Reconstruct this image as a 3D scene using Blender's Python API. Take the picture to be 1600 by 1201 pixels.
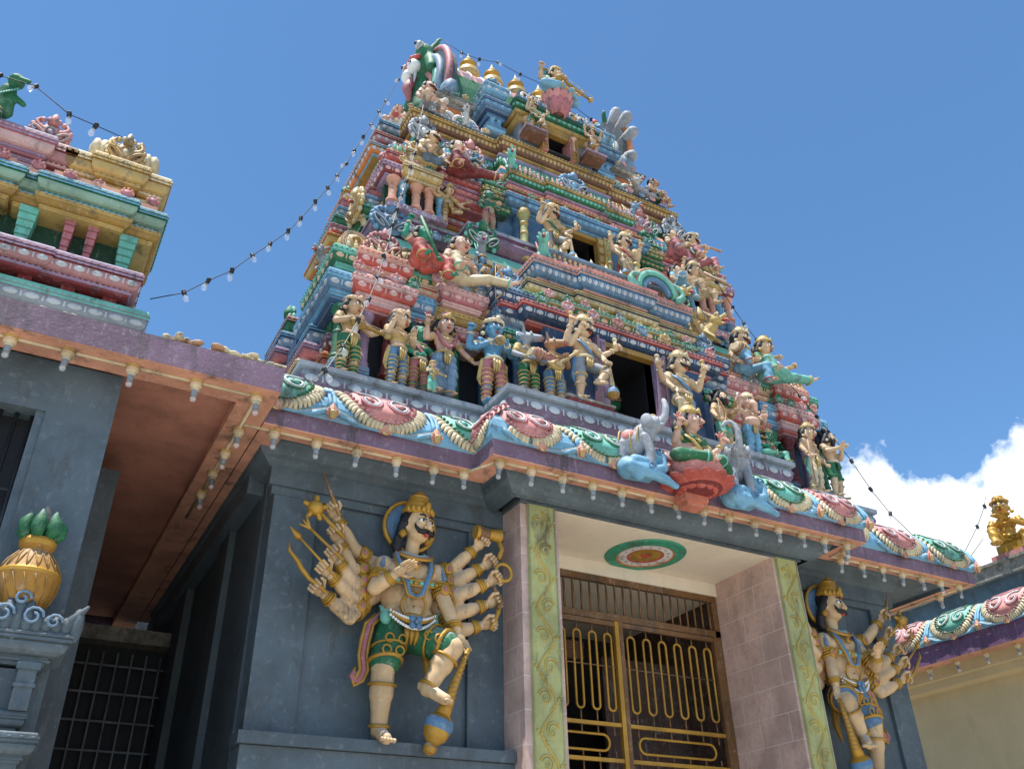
import bpy, math, random
from math import sin, cos, pi, radians, sqrt, atan2
from mathutils import Vector, Matrix, Euler, noise as mnoise
random.seed(7)
for o in list(bpy.data.objects): bpy.data.objects.remove(o)
SC = bpy.context.scene
COL = SC.collection
# ---------------------------------------------------------------- camera
cd = bpy.data.cameras.new('camera'); cam = bpy.data.objects.new('camera', cd); COL.objects.link(cam)
YAW, PITCH, ROLL = radians(29.568), radians(32.12), radians(-1.224)
fw = Vector((sin(YAW)*cos(PITCH), cos(YAW)*cos(PITCH), sin(PITCH)))
rt = Vector((cos(YAW), -sin(YAW), 0)); up = rt.cross(fw)
rt, up = cos(ROLL)*rt + sin(ROLL)*up, -sin(ROLL)*rt + cos(ROLL)*up
mw = Matrix((rt, up, -fw)).transposed().to_4x4(); mw.translation = (0, 0, 1.6)
cam.matrix_world = mw
cd.sensor_width = 36; cd.lens = 36*1394.06/1600; cd.clip_end = 3000; cd.clip_start = .05
SC.camera = cam
SC.render.resolution_x, SC.render.resolution_y = 1024, 768
# ---------------------------------------------------------------- sun and sky
SUNV = Vector((-.25, -.11, .96)).normalized()
SUN_EL = math.asin(SUNV.z); SUN_AZ = atan2(SUNV.x, SUNV.y)
sl = bpy.data.lights.new('sun', 'SUN'); so = bpy.data.objects.new('sun', sl); COL.objects.link(so)
sl.energy = 5.0; sl.angle = radians(.5); sl.color = (1, .955, .89)
so.rotation_euler = SUNV.to_track_quat('Z', 'Y').to_euler(); so.location = (0, 0, 30)
W = bpy.data.worlds.new('World'); SC.world = W; W.use_nodes = True
nt = W.node_tree; N = nt.nodes; L = nt.links; N.clear()
def nn(t, nodes=None, **k):
    n = (nodes or N).new(t)
    for a, b in k.items(): setattr(n, a, b)
    return n
out = nn('ShaderNodeOutputWorld'); bg = nn('ShaderNodeBackground'); bg.inputs[1].default_value = .10
sky = nn('ShaderNodeTexSky', sky_type='NISHITA'); sky.sun_disc = False; sky.sun_elevation = SUN_EL; sky.sun_rotation = SUN_AZ
sky.air_density = 1.0; sky.dust_density = .15; sky.ozone_density = 1.6
tc = nn('ShaderNodeTexCoord'); nrm = nn('ShaderNodeVectorMath', operation='NORMALIZE'); L.new(tc.outputs['Generated'], nrm.inputs[0])
sep = nn('ShaderNodeSeparateXYZ'); L.new(nrm.outputs[0], sep.inputs[0])
def mth(op, a, b=None, c=None, nodes=None, links=None):
    n = nn('ShaderNodeMath', nodes, operation=op)
    for i, v in enumerate((a, b, c)):
        if v is None: continue
        if isinstance(v, (int, float)): n.inputs[i].default_value = v
        else: (links or L).new(v, n.inputs[i])
    return n.outputs[0]
def noise(scale, detail=6, vec=None, rough=.55, off=(0, 0, 0)):
    mp = nn('ShaderNodeMapping'); mp.inputs['Location'].default_value = off
    L.new(nrm.outputs[0] if vec is None else vec, mp.inputs[0])
    n = nn('ShaderNodeTexNoise'); n.inputs['Scale'].default_value = scale; n.inputs['Detail'].default_value = detail; n.inputs['Roughness'].default_value = rough
    L.new(mp.outputs[0], n.inputs[0]); return n.outputs[0]
# cumulus bank low on the right, a wisp on the left: azimuth = atan2(x, y)
az = mth('ARCTAN2', sep.outputs[0], sep.outputs[1]); el = mth('ARCSINE', sep.outputs[2])
big = noise(3.2, 3, off=(3.1, 0, 1)); mid = noise(9, 8, rough=.6); fine = noise(24, 6, rough=.6)
# cloud top height as a function of azimuth
hump = mth('SINE', mth('MULTIPLY_ADD', az, 5.2, -4.05))
topel = mth("MULTIPLY_ADD", hump, .012, .420)
rough_ = mth('MULTIPLY_ADD', mth('SUBTRACT', mid, .5), .17, mth('MULTIPLY', mth('SUBTRACT', fine, .5), .07))
d = mth('ADD', mth('SUBTRACT', topel, el), rough_)
edge = nn('ShaderNodeMapRange'); edge.inputs[1].default_value = 0; edge.inputs[2].default_value = .022; L.new(d, edge.inputs[0])
azm = nn('ShaderNodeMapRange'); azm.inputs[1].default_value = .84; azm.inputs[2].default_value = .90; L.new(mth('ADD', az, rough_), azm.inputs[0])
mask = mth('MULTIPLY', edge.outputs[0], azm.outputs[0])
shade = nn('ShaderNodeMapRange'); shade.inputs[1].default_value = .02; shade.inputs[2].default_value = .26
L.new(mth('ADD', d, mth('MULTIPLY_ADD', noise(13, 7, off=(0, .3, .07)), .34, -.17)), shade.inputs[0])
cc = nn('ShaderNodeMix', data_type='RGBA'); L.new(shade.outputs[0], cc.inputs[0])
cc.inputs[6].default_value = (10.5, 10.8, 11.2, 1); cc.inputs[7].default_value = (3.9, 4.7, 5.9, 1)
mx = nn('ShaderNodeMix', data_type='RGBA'); L.new(mask, mx.inputs[0]); tnt = nn('ShaderNodeMix', data_type='RGBA', blend_type='MULTIPLY'); tnt.inputs[0].default_value = 1; tnt.inputs[7].default_value = (.86, 1.20, 1.38, 1); L.new(sky.outputs[0], tnt.inputs[6]); L.new(tnt.outputs[2], mx.inputs[6]); L.new(cc.outputs[2], mx.inputs[7])
L.new(mx.outputs[2], bg.inputs[0]); L.new(bg.outputs[0], out.inputs[0])
SC.view_settings.view_transform = 'Standard'; SC.view_settings.look = 'None'; SC.view_settings.exposure = 0.55; SC.view_settings.gamma = 1
# ---------------------------------------------------------------- materials
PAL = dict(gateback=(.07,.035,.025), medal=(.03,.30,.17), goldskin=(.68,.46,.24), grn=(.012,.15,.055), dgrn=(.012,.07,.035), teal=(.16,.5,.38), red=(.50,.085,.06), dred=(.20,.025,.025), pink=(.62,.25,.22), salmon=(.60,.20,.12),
 rose=(.47,.16,.17), blue=(.10,.22,.36), navy=(.03,.075,.16), sky=(.17,.40,.56), steel=(.16,.26,.36), yel=(.55,.38,.12), ochre=(.36,.20,.03), cream=(.66,.55,.34), white=(.72,.72,.69),
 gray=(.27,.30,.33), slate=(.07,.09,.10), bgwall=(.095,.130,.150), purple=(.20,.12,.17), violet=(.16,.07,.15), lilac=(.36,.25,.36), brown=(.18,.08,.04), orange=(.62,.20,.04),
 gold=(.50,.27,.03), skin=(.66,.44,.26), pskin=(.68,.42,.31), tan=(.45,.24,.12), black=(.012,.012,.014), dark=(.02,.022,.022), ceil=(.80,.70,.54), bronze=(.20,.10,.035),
 stone=(.36,.33,.27), soffit=(.48,.21,.14), peach=(.68,.33,.21), oval=(.52,.55,.55), tilepink=(.64,.45,.38), gnd=(.64,.57,.47), rw=(.58,.46,.26), bskin=(.10,.30,.48), gskin=(.015,.26,.15),
 paleskin=(.66,.46,.28), eye=(.8,.8,.76), lip=(.45,.05,.04), iron=(.03,.032,.034), elgray=(.33,.35,.38), pilas=(.44,.44,.17), pilgold=(.52,.38,.08), pinkl=(.66,.42,.38), redl=(.52,.12,.09), tealst=(.26,.40,.29), rosest=(.42,.20,.20), potgold=(.40,.19,.02))
MATS = {}
def M(name):
    if name in MATS: return MATS[name]
    c = PAL[name]; m = bpy.data.materials.new(name); m.use_nodes = True; MATS[name] = m
    t = m.node_tree; n_ = t.nodes; l_ = t.links; b = n_['Principled BSDF']
    b.inputs['Roughness'].default_value = dict(gold=.42, iron=.5, eye=.3, bronze=.4, black=.6, yel=.5).get(name, .62)
    g = nn('ShaderNodeNewGeometry', n_); 
    def nz(s, dt, r=.6, sc=(1, 1, 1)):
        mp = nn('ShaderNodeMapping', n_); mp.inputs['Scale'].default_value = sc; l_.new(g.outputs['Position'], mp.inputs[0])
        x = nn('ShaderNodeTexNoise', n_); x.inputs['Scale'].default_value = s; x.inputs['Detail'].default_value = dt; x.inputs['Roughness'].default_value = r
        l_.new(mp.outputs[0], x.inputs[0]); return x.outputs[0]
    def ramp(x, lo, hi, a=0, z=1):
        r = nn('ShaderNodeMapRange', n_); l_.new(x, r.inputs[0])
        for i, v in ((1, lo), (2, hi), (3, a), (4, z)): r.inputs[i].default_value = v
        return r.outputs[0]
    def mix(f, a, b_):
        x = nn('ShaderNodeMix', n_, data_type='RGBA'); l_.new(f, x.inputs[0])
        for i, v in ((6, a), (7, b_)):
            if isinstance(v, tuple): x.inputs[i].default_value = (*v[:3], 1)
            else: l_.new(v, x.inputs[i])
        return x.outputs[2]
    wear = {'skin': .5, 'gold': .3, 'bgwall': .7, 'rw': .12, 'slate': .4, 'ceil': .1, 'dark': .2, 'black': 0, 'eye': 0, 'iron': .3, 'tilepink': .3, 'pskin': .3, 'paleskin': .35, 'soffit': .3}.get(name, 1.0)
    dk = tuple(x*.62 for x in c)
    c1 = mix(ramp(nz(2.3, 5), .40, .62, 0, .8 if wear > .15 else .2), c, dk)                                  # faded and unfaded patches
    fade = tuple(min(.8, x*.7+.20) for x in c)
    c2 = mix(ramp(nz(14, 6, .7), .56, .74, 0, .75*wear), c1, fade)                          # sun-bleached scuffs
    c3 = mix(ramp(nz(5, 8, .72, (1, 1, .35)), .54, .66, 0, .75*wear), c2, (.055, .05, .042))        # grime with its own shape
    c4 = mix(ramp(nz(46, 4, .7), .64, .69, 0, (.12 if name == 'bgwall' else .7*wear)), c3, (.5, .47, .42))                # chipped paint
    c4 = mix(ramp(nz(16, 4, .6, (1, 1, .12)), .56, .72, 0, .50*wear), c4, tuple(min(.8, x*.45+.05) for x in c))      # rain streaks
    c4 = mix(ramp(nz(21, 5, .65, (1, 1, .2)), .58, .74, 0, .55*wear*(.4 if name == 'bgwall' else 1)), c4, tuple(min(.8, x*.6+.26) for x in c))
    if wear > .9:                                                                  # upward faces painted paler as lit highlights, with weather bleaching
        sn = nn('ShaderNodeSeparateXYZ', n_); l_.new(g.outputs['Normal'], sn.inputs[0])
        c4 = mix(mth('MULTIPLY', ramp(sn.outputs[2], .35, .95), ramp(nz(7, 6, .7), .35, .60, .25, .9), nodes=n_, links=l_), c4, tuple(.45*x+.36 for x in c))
    if name in ('tilepink',):
        bk = nn('ShaderNodeTexBrick', n_); mp = nn('ShaderNodeMapping', n_)
        sx = nn('ShaderNodeSeparateXYZ', n_); l_.new(g.outputs['Position'], sx.inputs[0])
        cx = nn('ShaderNodeCombineXYZ', n_); l_.new(mth('ADD', sx.outputs[0], sx.outputs[1], nodes=n_, links=l_), cx.inputs[0]); l_.new(sx.outputs[2], cx.inputs[1])
        l_.new(cx.outputs[0], bk.inputs[0]); bk.inputs['Scale'].default_value = 1; bk.inputs['Brick Width'].default_value = .42; bk.inputs['Row Height'].default_value = .27
        bk.inputs['Mortar Size'].default_value = .003
        c4 = mix(ramp(nz(18, 7, .7), .5, .68, 0, .5), c4, (.42, .22, .19))
        c4 = mix(bk.outputs['Fac'], c4, (.72, .60, .55))
    if name == 'stone' or name == 'gnd': c4 = mix(ramp(nz(9, 9, .75), .45, .6, 0, .8), c4, (.09, .085, .06))
    l_.new(c4, b.inputs['Base Color'])
    bp = nn('ShaderNodeBump', n_); bp.inputs['Strength'].default_value = .35; bp.inputs['Distance'].default_value = .012
    if name == 'pilas_x':                                                           # relief of scrolls pressed into the plaster
        vo = nn('ShaderNodeTexWave', n_, wave_type='RINGS', rings_direction='SPHERICAL'); vo.inputs['Scale'].default_value = 7; vo.inputs['Distortion'].default_value = 9; vo.inputs['Detail'].default_value = 1.5; vo.inputs['Detail Scale'].default_value = 1.2
        l_.new(g.outputs['Position'], vo.inputs[0]); l_.new(vo.outputs[1], bp.inputs['Height']); bp.inputs['Strength'].default_value = .6; bp.inputs['Distance'].default_value = .02
        c4 = mix(ramp(vo.outputs[1], .35, .8, 0, .7), (.20, .26, .11), (.36, .27, .05)); l_.new(c4, b.inputs['Base Color'])
    else: l_.new(nz(38, 5, .7), bp.inputs['Height'])
    l_.new(bp.outputs[0], b.inputs['Normal'])
    if name in ('gold', 'bronze'): b.inputs['Metallic'].default_value = .25
    if name == 'iron': b.inputs['Metallic'].default_value = .4
    return m
def glass():
    if 'glass' in MATS: return MATS['glass']
    m = bpy.data.materials.new('clear_glass'); m.use_nodes = True; MATS['glass'] = m; b = m.node_tree.nodes['Principled BSDF']
    b.inputs['Base Color'].default_value = (.93, .95, .96, 1); b.inputs['Roughness'].default_value = .05; b.inputs['Alpha'].default_value = .24; b.inputs['Specular IOR Level'].default_value = .6
    return m
# ---------------------------------------------------------------- mesh collector
def mitre(poly, off):
    n = len(poly); r = []
    for i in range(n):
        a, b, c = Vector(poly[i-1]), Vector(poly[i]), Vector(poly[(i+1) % n])
        d1 = (b-a).normalized(); d2 = (c-b).normalized()
        n1 = Vector((d1.y, -d1.x)); n2 = Vector((d2.y, -d2.x))
        k = n1+n2; dd = 1+n1.dot(n2)
        k = n1 if dd < .01 else k/dd
        r.append((b.x+k.x*off, b.y+k.y*off))
    return r
class MB:
    def __init__(s): s.v = []; s.f = []; s.m = []; s.s = []; s.mats = []
    def mi(s, m):
        if m not in s.mats: s.mats.append(m)
        return s.mats.index(m)
    def add(s, v, f, m, smooth=False, fn=None):
        k = len(s.v); i = s.mi(m)
        s.v += [tuple(fn(p)) if fn else tuple(p) for p in v]
        for q in f: s.f.append(tuple(a+k for a in q)); s.m.append(i); s.s.append(smooth)
        return s
    def box(s, x0, x1, y0, y1, z0, z1, m, fn=None):
        v = [(x, y, z) for z in (z0, z1) for y in (y0, y1) for x in (x0, x1)]
        return s.add(v, [(0,2,3,1),(4,5,7,6),(0,1,5,4),(2,6,7,3),(0,4,6,2),(1,3,7,5)], m, False, fn)
    def sweep(s, poly, prof, cap=True, smooth=False):
        n = len(poly); rings = []
        for off, z, m in prof: rings.append([(x, y, z) for x, y in mitre(poly, off)])
        for j in range(len(prof)-1):
            v = rings[j]+rings[j+1]
            s.add(v, [(i, (i+1) % n, n+(i+1) % n, n+i) for i in range(n)], prof[j][2], smooth)
        if cap:
            s.add(rings[0], [tuple(range(n))[::-1]], prof[0][2]); s.add(rings[-1], [tuple(range(n))], prof[-1][2])
        return s
    def lathe(s, c, prof, m=None, seg=14, ax='z', sx=1, sy=1, fn=None, smooth=True):
        c = Vector(c); v = []; 
        for r, z, *mm in prof:
            for i in range(seg):
                a = 2*pi*i/seg; p = (r*cos(a)*sx, r*sin(a)*sy, z)
                if ax == 'y': p = (p[0], -p[2], p[1])
                if ax == 'x': p = (p[2], p[0], p[1])
                v.append(c+Vector(p))
        for j in range(len(prof)-1):
            mm = prof[j][2] if len(prof[j]) > 2 else m
            s.add(v[j*seg:(j+2)*seg], [(i, (i+1) % seg, seg+(i+1) % seg, seg+i) for i in range(seg)], mm, smooth, fn)
        s.add(v[:seg], [tuple(range(seg))[::-1]], prof[0][2] if len(prof[0]) > 2 else m, smooth, fn)
        s.add(v[-seg:], [tuple(range(seg))], prof[-2][2] if len(prof[-2]) > 2 else m, smooth, fn)
        return s
    def ell(s, c, r, m, seg=12, rings=8, rot=None, fn=None):
        c = Vector(c); v = []; R_ = rot or Matrix.Identity(3)
        if not hasattr(r, '__len__'): r = (r, r, r)
        for j in range(1, rings):
            t = pi*j/rings
            for i in range(seg):
                a = 2*pi*i/seg; v.append(c+R_@Vector((r[0]*sin(t)*cos(a), r[1]*sin(t)*sin(a), -r[2]*cos(t))))
        k = len(v); v += [c+R_@Vector((0, 0, -r[2])), c+R_@Vector((0, 0, r[2]))]
        f = [(j*seg+i, j*seg+(i+1) % seg, (j+1)*seg+(i+1) % seg, (j+1)*seg+i) for j in range(rings-2) for i in range(seg)]
        f += [((i+1) % seg, i, k) for i in range(seg)] + [((rings-2)*seg+i, (rings-2)*seg+(i+1) % seg, k+1) for i in range(seg)]
        return s.add(v, f, m, True, fn)
    def tube(s, pts, rad, m, seg=8, fn=None, flat=1.0, close=False, nrm=None, smooth=True):
        pts = [Vector(p) for p in pts]; n = len(pts)
        if not hasattr(rad, '__len__'): rad = [rad]*n
        v = []; up_ = nrm
        for i, p in enumerate(pts):
            a = pts[(i-1) % n] if (close or i) else p; b = pts[(i+1) % n] if (close or i < n-1) else p
            t = (b-a)
            t = t.normalized() if t.length > 1e-9 else Vector((0, 0, 1))
            if up_ is None: up_ = Vector((0, 1, 0)) if abs(t.y) < .9 else Vector((1, 0, 0))
            u = Vector(up_)-t*t.dot(Vector(up_))
            if u.length < 1e-5: u = t.orthogonal()
            u.normalize(); w = t.cross(u)
            if nrm is None: up_ = u
            for k in range(seg):
                q = 2*pi*k/seg; v.append(p+(u*cos(q)*flat+w*sin(q))*rad[i])
        f = [(j*seg+k, j*seg+(k+1) % seg, ((j+1) % n)*seg+(k+1) % seg, ((j+1) % n)*seg+k) for j in range(n if close else n-1) for k in range(seg)]
        if not close: f += [tuple(range(seg))[::-1], tuple(range((n-1)*seg, n*seg))]
        return s.add(v, f, m, smooth, fn)
    def cap(s, a, b, ra, rb, m, seg=10, fn=None, flat=1.0):                      # tapered limb with round ends
        a, b = Vector(a), Vector(b); d_ = b-a
        if d_.length < 1e-6: return s.ell(a, ra, m, fn=fn)
        d_.normalize(); pts = []; rr = []
        for q in (80, 50, 20): pts.append(a-d_*ra*sin(radians(q))); rr.append(ra*cos(radians(q)))
        for q in (20, 50, 80): pts.append(b+d_*rb*sin(radians(q))); rr.append(rb*cos(radians(q)))
        return s.tube(pts, rr, m, seg, fn, flat)
    def ring(s, c, axis, R, r, m, seg=14, fn=None, sx=1.0, smooth=True):
        axis = Vector(axis).normalized(); u = axis.orthogonal().normalized() if abs(axis.z) < .9 else Vector((1, 0, 0))
        w = axis.cross(u)
        pts = [Vector(c)+(u*cos(2*pi*i/seg)*sx+w*sin(2*pi*i/seg))*R for i in range(seg)]
        return s.tube(pts, r, m, 6, fn, close=True)
    def data(s, name='mesh'):
        me = bpy.data.meshes.new(name); me.from_pydata(s.v, [], s.f)
        for m in s.mats: me.materials.append(m if isinstance(m, bpy.types.Material) else M(m))
        me.polygons.foreach_set('material_index', s.m); me.polygons.foreach_set('use_smooth', s.s); me.update()
        return me
    def build(s, name, parent=None, loc=None, rz=0):
        return put(name, s.data(name), parent, loc, rz)
def put(name, me, parent=None, loc=None, rz=0, scale=None):
    o = bpy.data.objects.new(name, me); COL.objects.link(o)
    if parent: o.parent = parent
    if loc: o.location = loc
    o.rotation_euler.z = rz
    if scale: o.scale = scale if hasattr(scale, '__len__') else (scale,)*3
    return o
def tag(o, label=None, cat=None, group=None, kind=None):
    if label: o['label'] = label
    if cat: o['category'] = cat
    if group: o['group'] = group
    if kind: o['kind'] = kind
    return o
def empty(name, loc=(0, 0, 0), rz=0, label=None, cat=None, group=None):
    o = bpy.data.objects.new(name, None); COL.objects.link(o); o.location = loc; o.rotation_euler.z = rz; o.empty_display_size = .1
    return tag(o, label, cat, group)
def kids(o): return [c for c in bpy.data.objects if c.parent == o]
def copy_tree(o, parent=None, loc=None, rz=None):
    c = o.copy(); COL.objects.link(c); c.parent = parent
    if loc: c.location = loc
    if rz is not None: c.rotation_euler.z = rz
    for ch in kids(o): copy_tree(ch, c)
    return c
def remesh(mb, voxel, it=4):
    me = bpy.data.meshes.new('tmp'); me.from_pydata(mb.v, [], mb.f); o = bpy.data.objects.new('tmp', me); COL.objects.link(o)
    r = o.modifiers.new('r', 'REMESH'); r.mode = 'VOXEL'; r.voxel_size = voxel
    s_ = o.modifiers.new('s', 'SMOOTH'); s_.factor = .5; s_.iterations = it
    dg = bpy.context.evaluated_depsgraph_get(); dg.update(); ev = o.evaluated_get(dg); m2 = ev.to_mesh()
    v = [tuple(x.co+mnoise.noise_vector(x.co*(1/(voxel*7)))*voxel*.28) for x in m2.vertices]; f = [tuple(p.vertices) for p in m2.polygons]
    ev.to_mesh_clear(); bpy.data.objects.remove(o); bpy.data.meshes.remove(me)
    return v, f
# ================================================================ the setting
XC, YC = 5.535, 9.35
def plan(front, side, xc=XC, yc=YC):
    """rectilinear outline: front=[(half width, y)], side=[(half depth, half width)], both from the centre outwards"""
    p = []
    F = list(front)
    for i in range(len(F)-1, -1, -1):
        p.append((xc-F[i][0], F[i][1])); p.append((xc-(F[i-1][0] if i else 0), F[i][1]))
    p = p[:-1]
    q = [(2*xc-x, y) for x, y in reversed(p)]
    fr = p+q
    hx = F[-1][0]; rs = []; S = list(side)
    for i in range(len(S)-1, -1, -1):
        rs.append((xc+S[i][1], yc-S[i][0])); rs.append((xc+S[i][1], yc-(S[i-1][0] if i else 0)))
    rs = rs[:-1]; rs += [(x, 2*yc-y) for x, y in reversed(rs)]
    ls = [(2*xc-x, y) for x, y in reversed(rs)]
    pts = fr+rs+ls; r = []
    for a in pts:
        if not r or (abs(a[0]-r[-1][0])+abs(a[1]-r[-1][1])) > 1e-6: r.append(a)
    if abs(r[0][0]-r[-1][0])+abs(r[0][1]-r[-1][1]) < 1e-6: r.pop()
    # drop collinear points
    k = []
    for i in range(len(r)):
        a, b, c = r[i-1], r[i], r[(i+1) % len(r)]
        if abs((b[0]-a[0])*(c[1]-b[1])-(b[1]-a[1])*(c[0]-b[0])) > 1e-9: k.append(b)
    return k
def rect(x0, x1, y0, y1): return [(x0, y0), (x1, y0), (x1, y1), (x0, y1)]
def ovals(mb, poly, off, z, w, h, m, gap=1.35, tilt=0, bars=True, ymax=11.0):
    P_ = mitre(poly, off); n = len(P_)
    for i in range(n):
        a, b = Vector(P_[i]), Vector(P_[(i+1) % n]); Ln = (b-a).length
        if Ln < w*.9 or (a.y+b.y)/2 > ymax: continue
        t = (b-a)/Ln; nr = Vector((t.y, -t.x)); k = max(1, int(Ln/(w*gap)))
        for j in range(k):
            c = a+t*Ln*(j+.5)/k
            v = []; sg = 8
            for rr, dd in ((1, 0), (.6, .10*h+.004)):
                for q in range(sg):
                    an = 2*pi*q/sg; e = rr*cos(an)*w*.5; f = rr*sin(an)*h*.5
                    v.append((c.x+t.x*e+nr.x*(dd+tilt*f), c.y+t.y*e+nr.y*(dd+tilt*f), z+f))
            fs = [(q, (q+1) % sg, sg+(q+1) % sg, sg+q) for q in range(sg)]+[tuple(range(sg, 2*sg))]
            mb.add(v, fs, m, True)
            if bars and j < k-1:
                c2 = a+t*Ln*(j+1)/k; e = w*.06; f = h*.42
                v = [(c2.x+t.x*sx*e+nr.x*(.004+tilt*sz*f), c2.y+t.y*sx*e+nr.y*(.004+tilt*sz*f), z+sz*f) for sx, sz in ((-1, -1), (1, -1), (1, 1), (-1, 1))]
                mb.add(v, [(0, 1, 2, 3)], m)
def cornice(mb, poly, z0, h, off, c, ov='oval', ow=None, drip=None):
    """neck, swelling belly and lip; c=(neck, belly, lip)"""
    nk, be, li = c
    mb.sweep(poly, [(0, z0, nk), (0, z0+.10*h, li), (off*.22, z0+.11*h, li), (off*.22, z0+.17*h, nk), (off*.12, z0+.18*h, nk), (off*.14, z0+.25*h, be), (off*.48, z0+.28*h, be), (off*.72, z0+.36*h, be), (off*.84, z0+.48*h, be), (off*.86, z0+.58*h, be), (off*.76, z0+.60*h, nk), (off*.76, z0+.64*h, nk), (off*.97, z0+.65*h, li), (off*.97, z0+.73*h, li), (off*.90, z0+.735*h, nk), (off*.90, z0+.765*h, nk), (off, z0+.77*h, li), (off, z0+.86*h, li), (off*.88, z0+.87*h, li), (off*.86, z0+.94*h, li), (off*.74, z0+h, li), (0, z0+h+.002, li)])
    if h > .2: ovals(mb, poly, off*.14, z0+.215*h, .028, .05*h, li, 1.7, 0, False)
    if h > .13: ovals(mb, poly, off, z0+.815*h, .030, .05*h+.008, be, 2.0, 0, False)
    if ov: ovals(mb, poly, off*.80, z0+.455*h, (ow or h*.42)*.85, h*.21, ov, tilt=.35)
tag(MB().sweep([(-400, -400), (400, -400), (400, 400), (-400, 400)], [(0, -.5, 'gnd'), (0, 0, 'gnd')]).build('ground'), kind='structure')
PALX = {}
# ---------------------------------------------------------------- entrance building
GH = empty('gatehouse', (XC, 7, 0), 0, 'blue grey temple gatehouse with a tiled portico and overhanging scalloped eave', 'building')
def part(mb, name, label=None):
    o = mb.build(name); o.parent = GH; o.matrix_parent_inverse = Matrix.Translation((-XC, -7, 0)); 
    if label: o['label'] = label
    return o
w = MB()
XL, XR = 1.62, 9.05
w.box(7.27, XR, 7.0, 12.5, 0, 5.3, 'bgwall'); w.box(7.25, XR+.05, 6.78, 7.01, 0, 2.84, 'bgwall'); w.box(7.28, XR+.08, 6.74, 7.0, 2.845, 2.93, 'bgwall'); w.box(8.72, XR+.002, 6.955, 7.002, 2.9, 4.86, 'bgwall'); part(w, 'wall')
w = MB(); w.box(XL, 3.80, 7.0, 12.5, 0, 5.3, 'bgwall')
for x0, x1 in ((XL-.001, 2.0), (3.45, 3.80), (2.62, 2.80)):                                            # flat pilasters
    w.box(x0, x1, 6.955 if x1-x0 > .2 else 6.985, 7.002, 2.9, 4.86, 'bgwall')
w.box(XL-.05, 3.82, 6.78, 7.01, 0, 2.84, 'bgwall')
w.box(XL-.08, 3.79, 6.74, 7.0, 2.845, 2.93, 'bgwall')
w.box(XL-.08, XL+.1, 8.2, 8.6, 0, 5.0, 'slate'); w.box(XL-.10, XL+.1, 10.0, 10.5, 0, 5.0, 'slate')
w.box(XL-.02, XL+.1, 7.2, 12.45, 0, 5.1, 'slate')  # side wall and pilasters coloured slate to imitate the passage's shade
w.box(XL-.16, XL+.05, 7.3, 12.4, 4.98, 5.2, 'bgwall')
part(w, 'wall')
# cornice round the walls and the portico, under the eave
gp = plan([(1.83, 6.52), (3.93, 7.0)], [(2.35, 3.93)])
gp = [(min(x, XR), y) if x > XC+3 else (x, y) for x, y in gp]
c = MB()
for a_, b_ in ((XL, 3.799), (7.272, XR)):
    c.box(a_-.03*(a_ == XL), b_+.03*(b_ == XR), 6.96, 7.01, 4.865, 4.94, 'bgwall'); c.box(a_-.06*(a_ == XL), b_+.06*(b_ == XR), 6.93, 7.01, 4.94, 5.12, 'bgwall')
c.sweep(gp, [(0, 5.09, 'bgwall'), (.05, 5.10, 'bgwall'), (.09, 5.12, 'bgwall'), (.13, 5.15, 'bgwall'), (.17, 5.17, 'bgwall'), (.20, 5.24, 'bgwall'), (.24, 5.27, 'bgwall'), (0, 5.275, 'bgwall')], cap=False)
gp2 = plan([(1.79, 6.56), (3.85, 7.1)], [(2.2, 3.85)])
part(c, 'cornice')
# portico: beam, ceiling, tiled cheeks, carved pilasters
p = MB(); p.box(3.78, 7.30, 6.56, 6.9, 5.085, 5.29, 'bgwall'); part(p, 'beam')
p = MB(); p.box(4.19, 6.92, 6.61, 7.56, 5.08, 5.084, 'ceil'); p.box(4.2, 6.91, 7.53, 7.62, 4.93, 5.078, 'ceil'); part(p, 'portico_ceiling')
for a, b, cx0, cx1 in ((3.80, 4.205, 3.868, 4.162), (6.905, 7.27, 6.935, 7.232)):
    t = MB(); t.box(a, b, 6.6, 7.6, 0, 5.083, 'tilepink'); po = part(t, 'portico_pillar')
    t = MB(); t.box(cx0, cx1, 6.575, 6.602, 0, 5.0825, 'pilas')
    # raised scrolls carved on the pilaster: an S-stem with curling leaves
    xm = (cx0+cx1)/2
    t.tube([(xm+.075*sin(i*.42), 6.574, 5.02-.035*i) for i in range(100)], .012, 'pilgold', 6)
    for k in range(13):
        z = 4.90-.26*k; s_ = 1 if k % 2 else -1
        for q, r0, c0 in ((0, .072, 'pilgold'), (1, .048, 'pilas')):
            t.tube([(xm+s_*(.028+(r0-.0042*i)*cos(.5*i+.4)), 6.573, z+(r0-.0042*i)*1.15*sin(.5*i+.4)) for i in range(15)], [.012-.0006*i for i in range(15)], c0, 6)
        for j in range(5):
            t.tube([(xm-s_*(.01+.026*j+.010*i), 6.573, z-.11+.030*j+.022*i-.005*i*i) for i in range(5)], [.003, .009, .011, .007, .003], 'pilgold' if j % 2 else 'pilas', 5)
    for x in (cx0+.008, cx1-.008): t.tube([(x, 6.574, 5.07), (x, 6.574, 0)], .008, 'pilas', 5)
    o = t.build('carved_panel'); o.parent = po
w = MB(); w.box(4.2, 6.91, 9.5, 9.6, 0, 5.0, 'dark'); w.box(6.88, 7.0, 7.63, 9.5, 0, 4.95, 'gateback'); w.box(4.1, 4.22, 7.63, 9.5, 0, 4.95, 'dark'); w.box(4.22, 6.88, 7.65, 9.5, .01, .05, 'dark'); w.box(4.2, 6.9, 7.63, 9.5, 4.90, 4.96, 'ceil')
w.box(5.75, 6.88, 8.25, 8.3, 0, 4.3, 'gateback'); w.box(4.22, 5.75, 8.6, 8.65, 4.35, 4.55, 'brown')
part(w, 'inner_hall')
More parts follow.
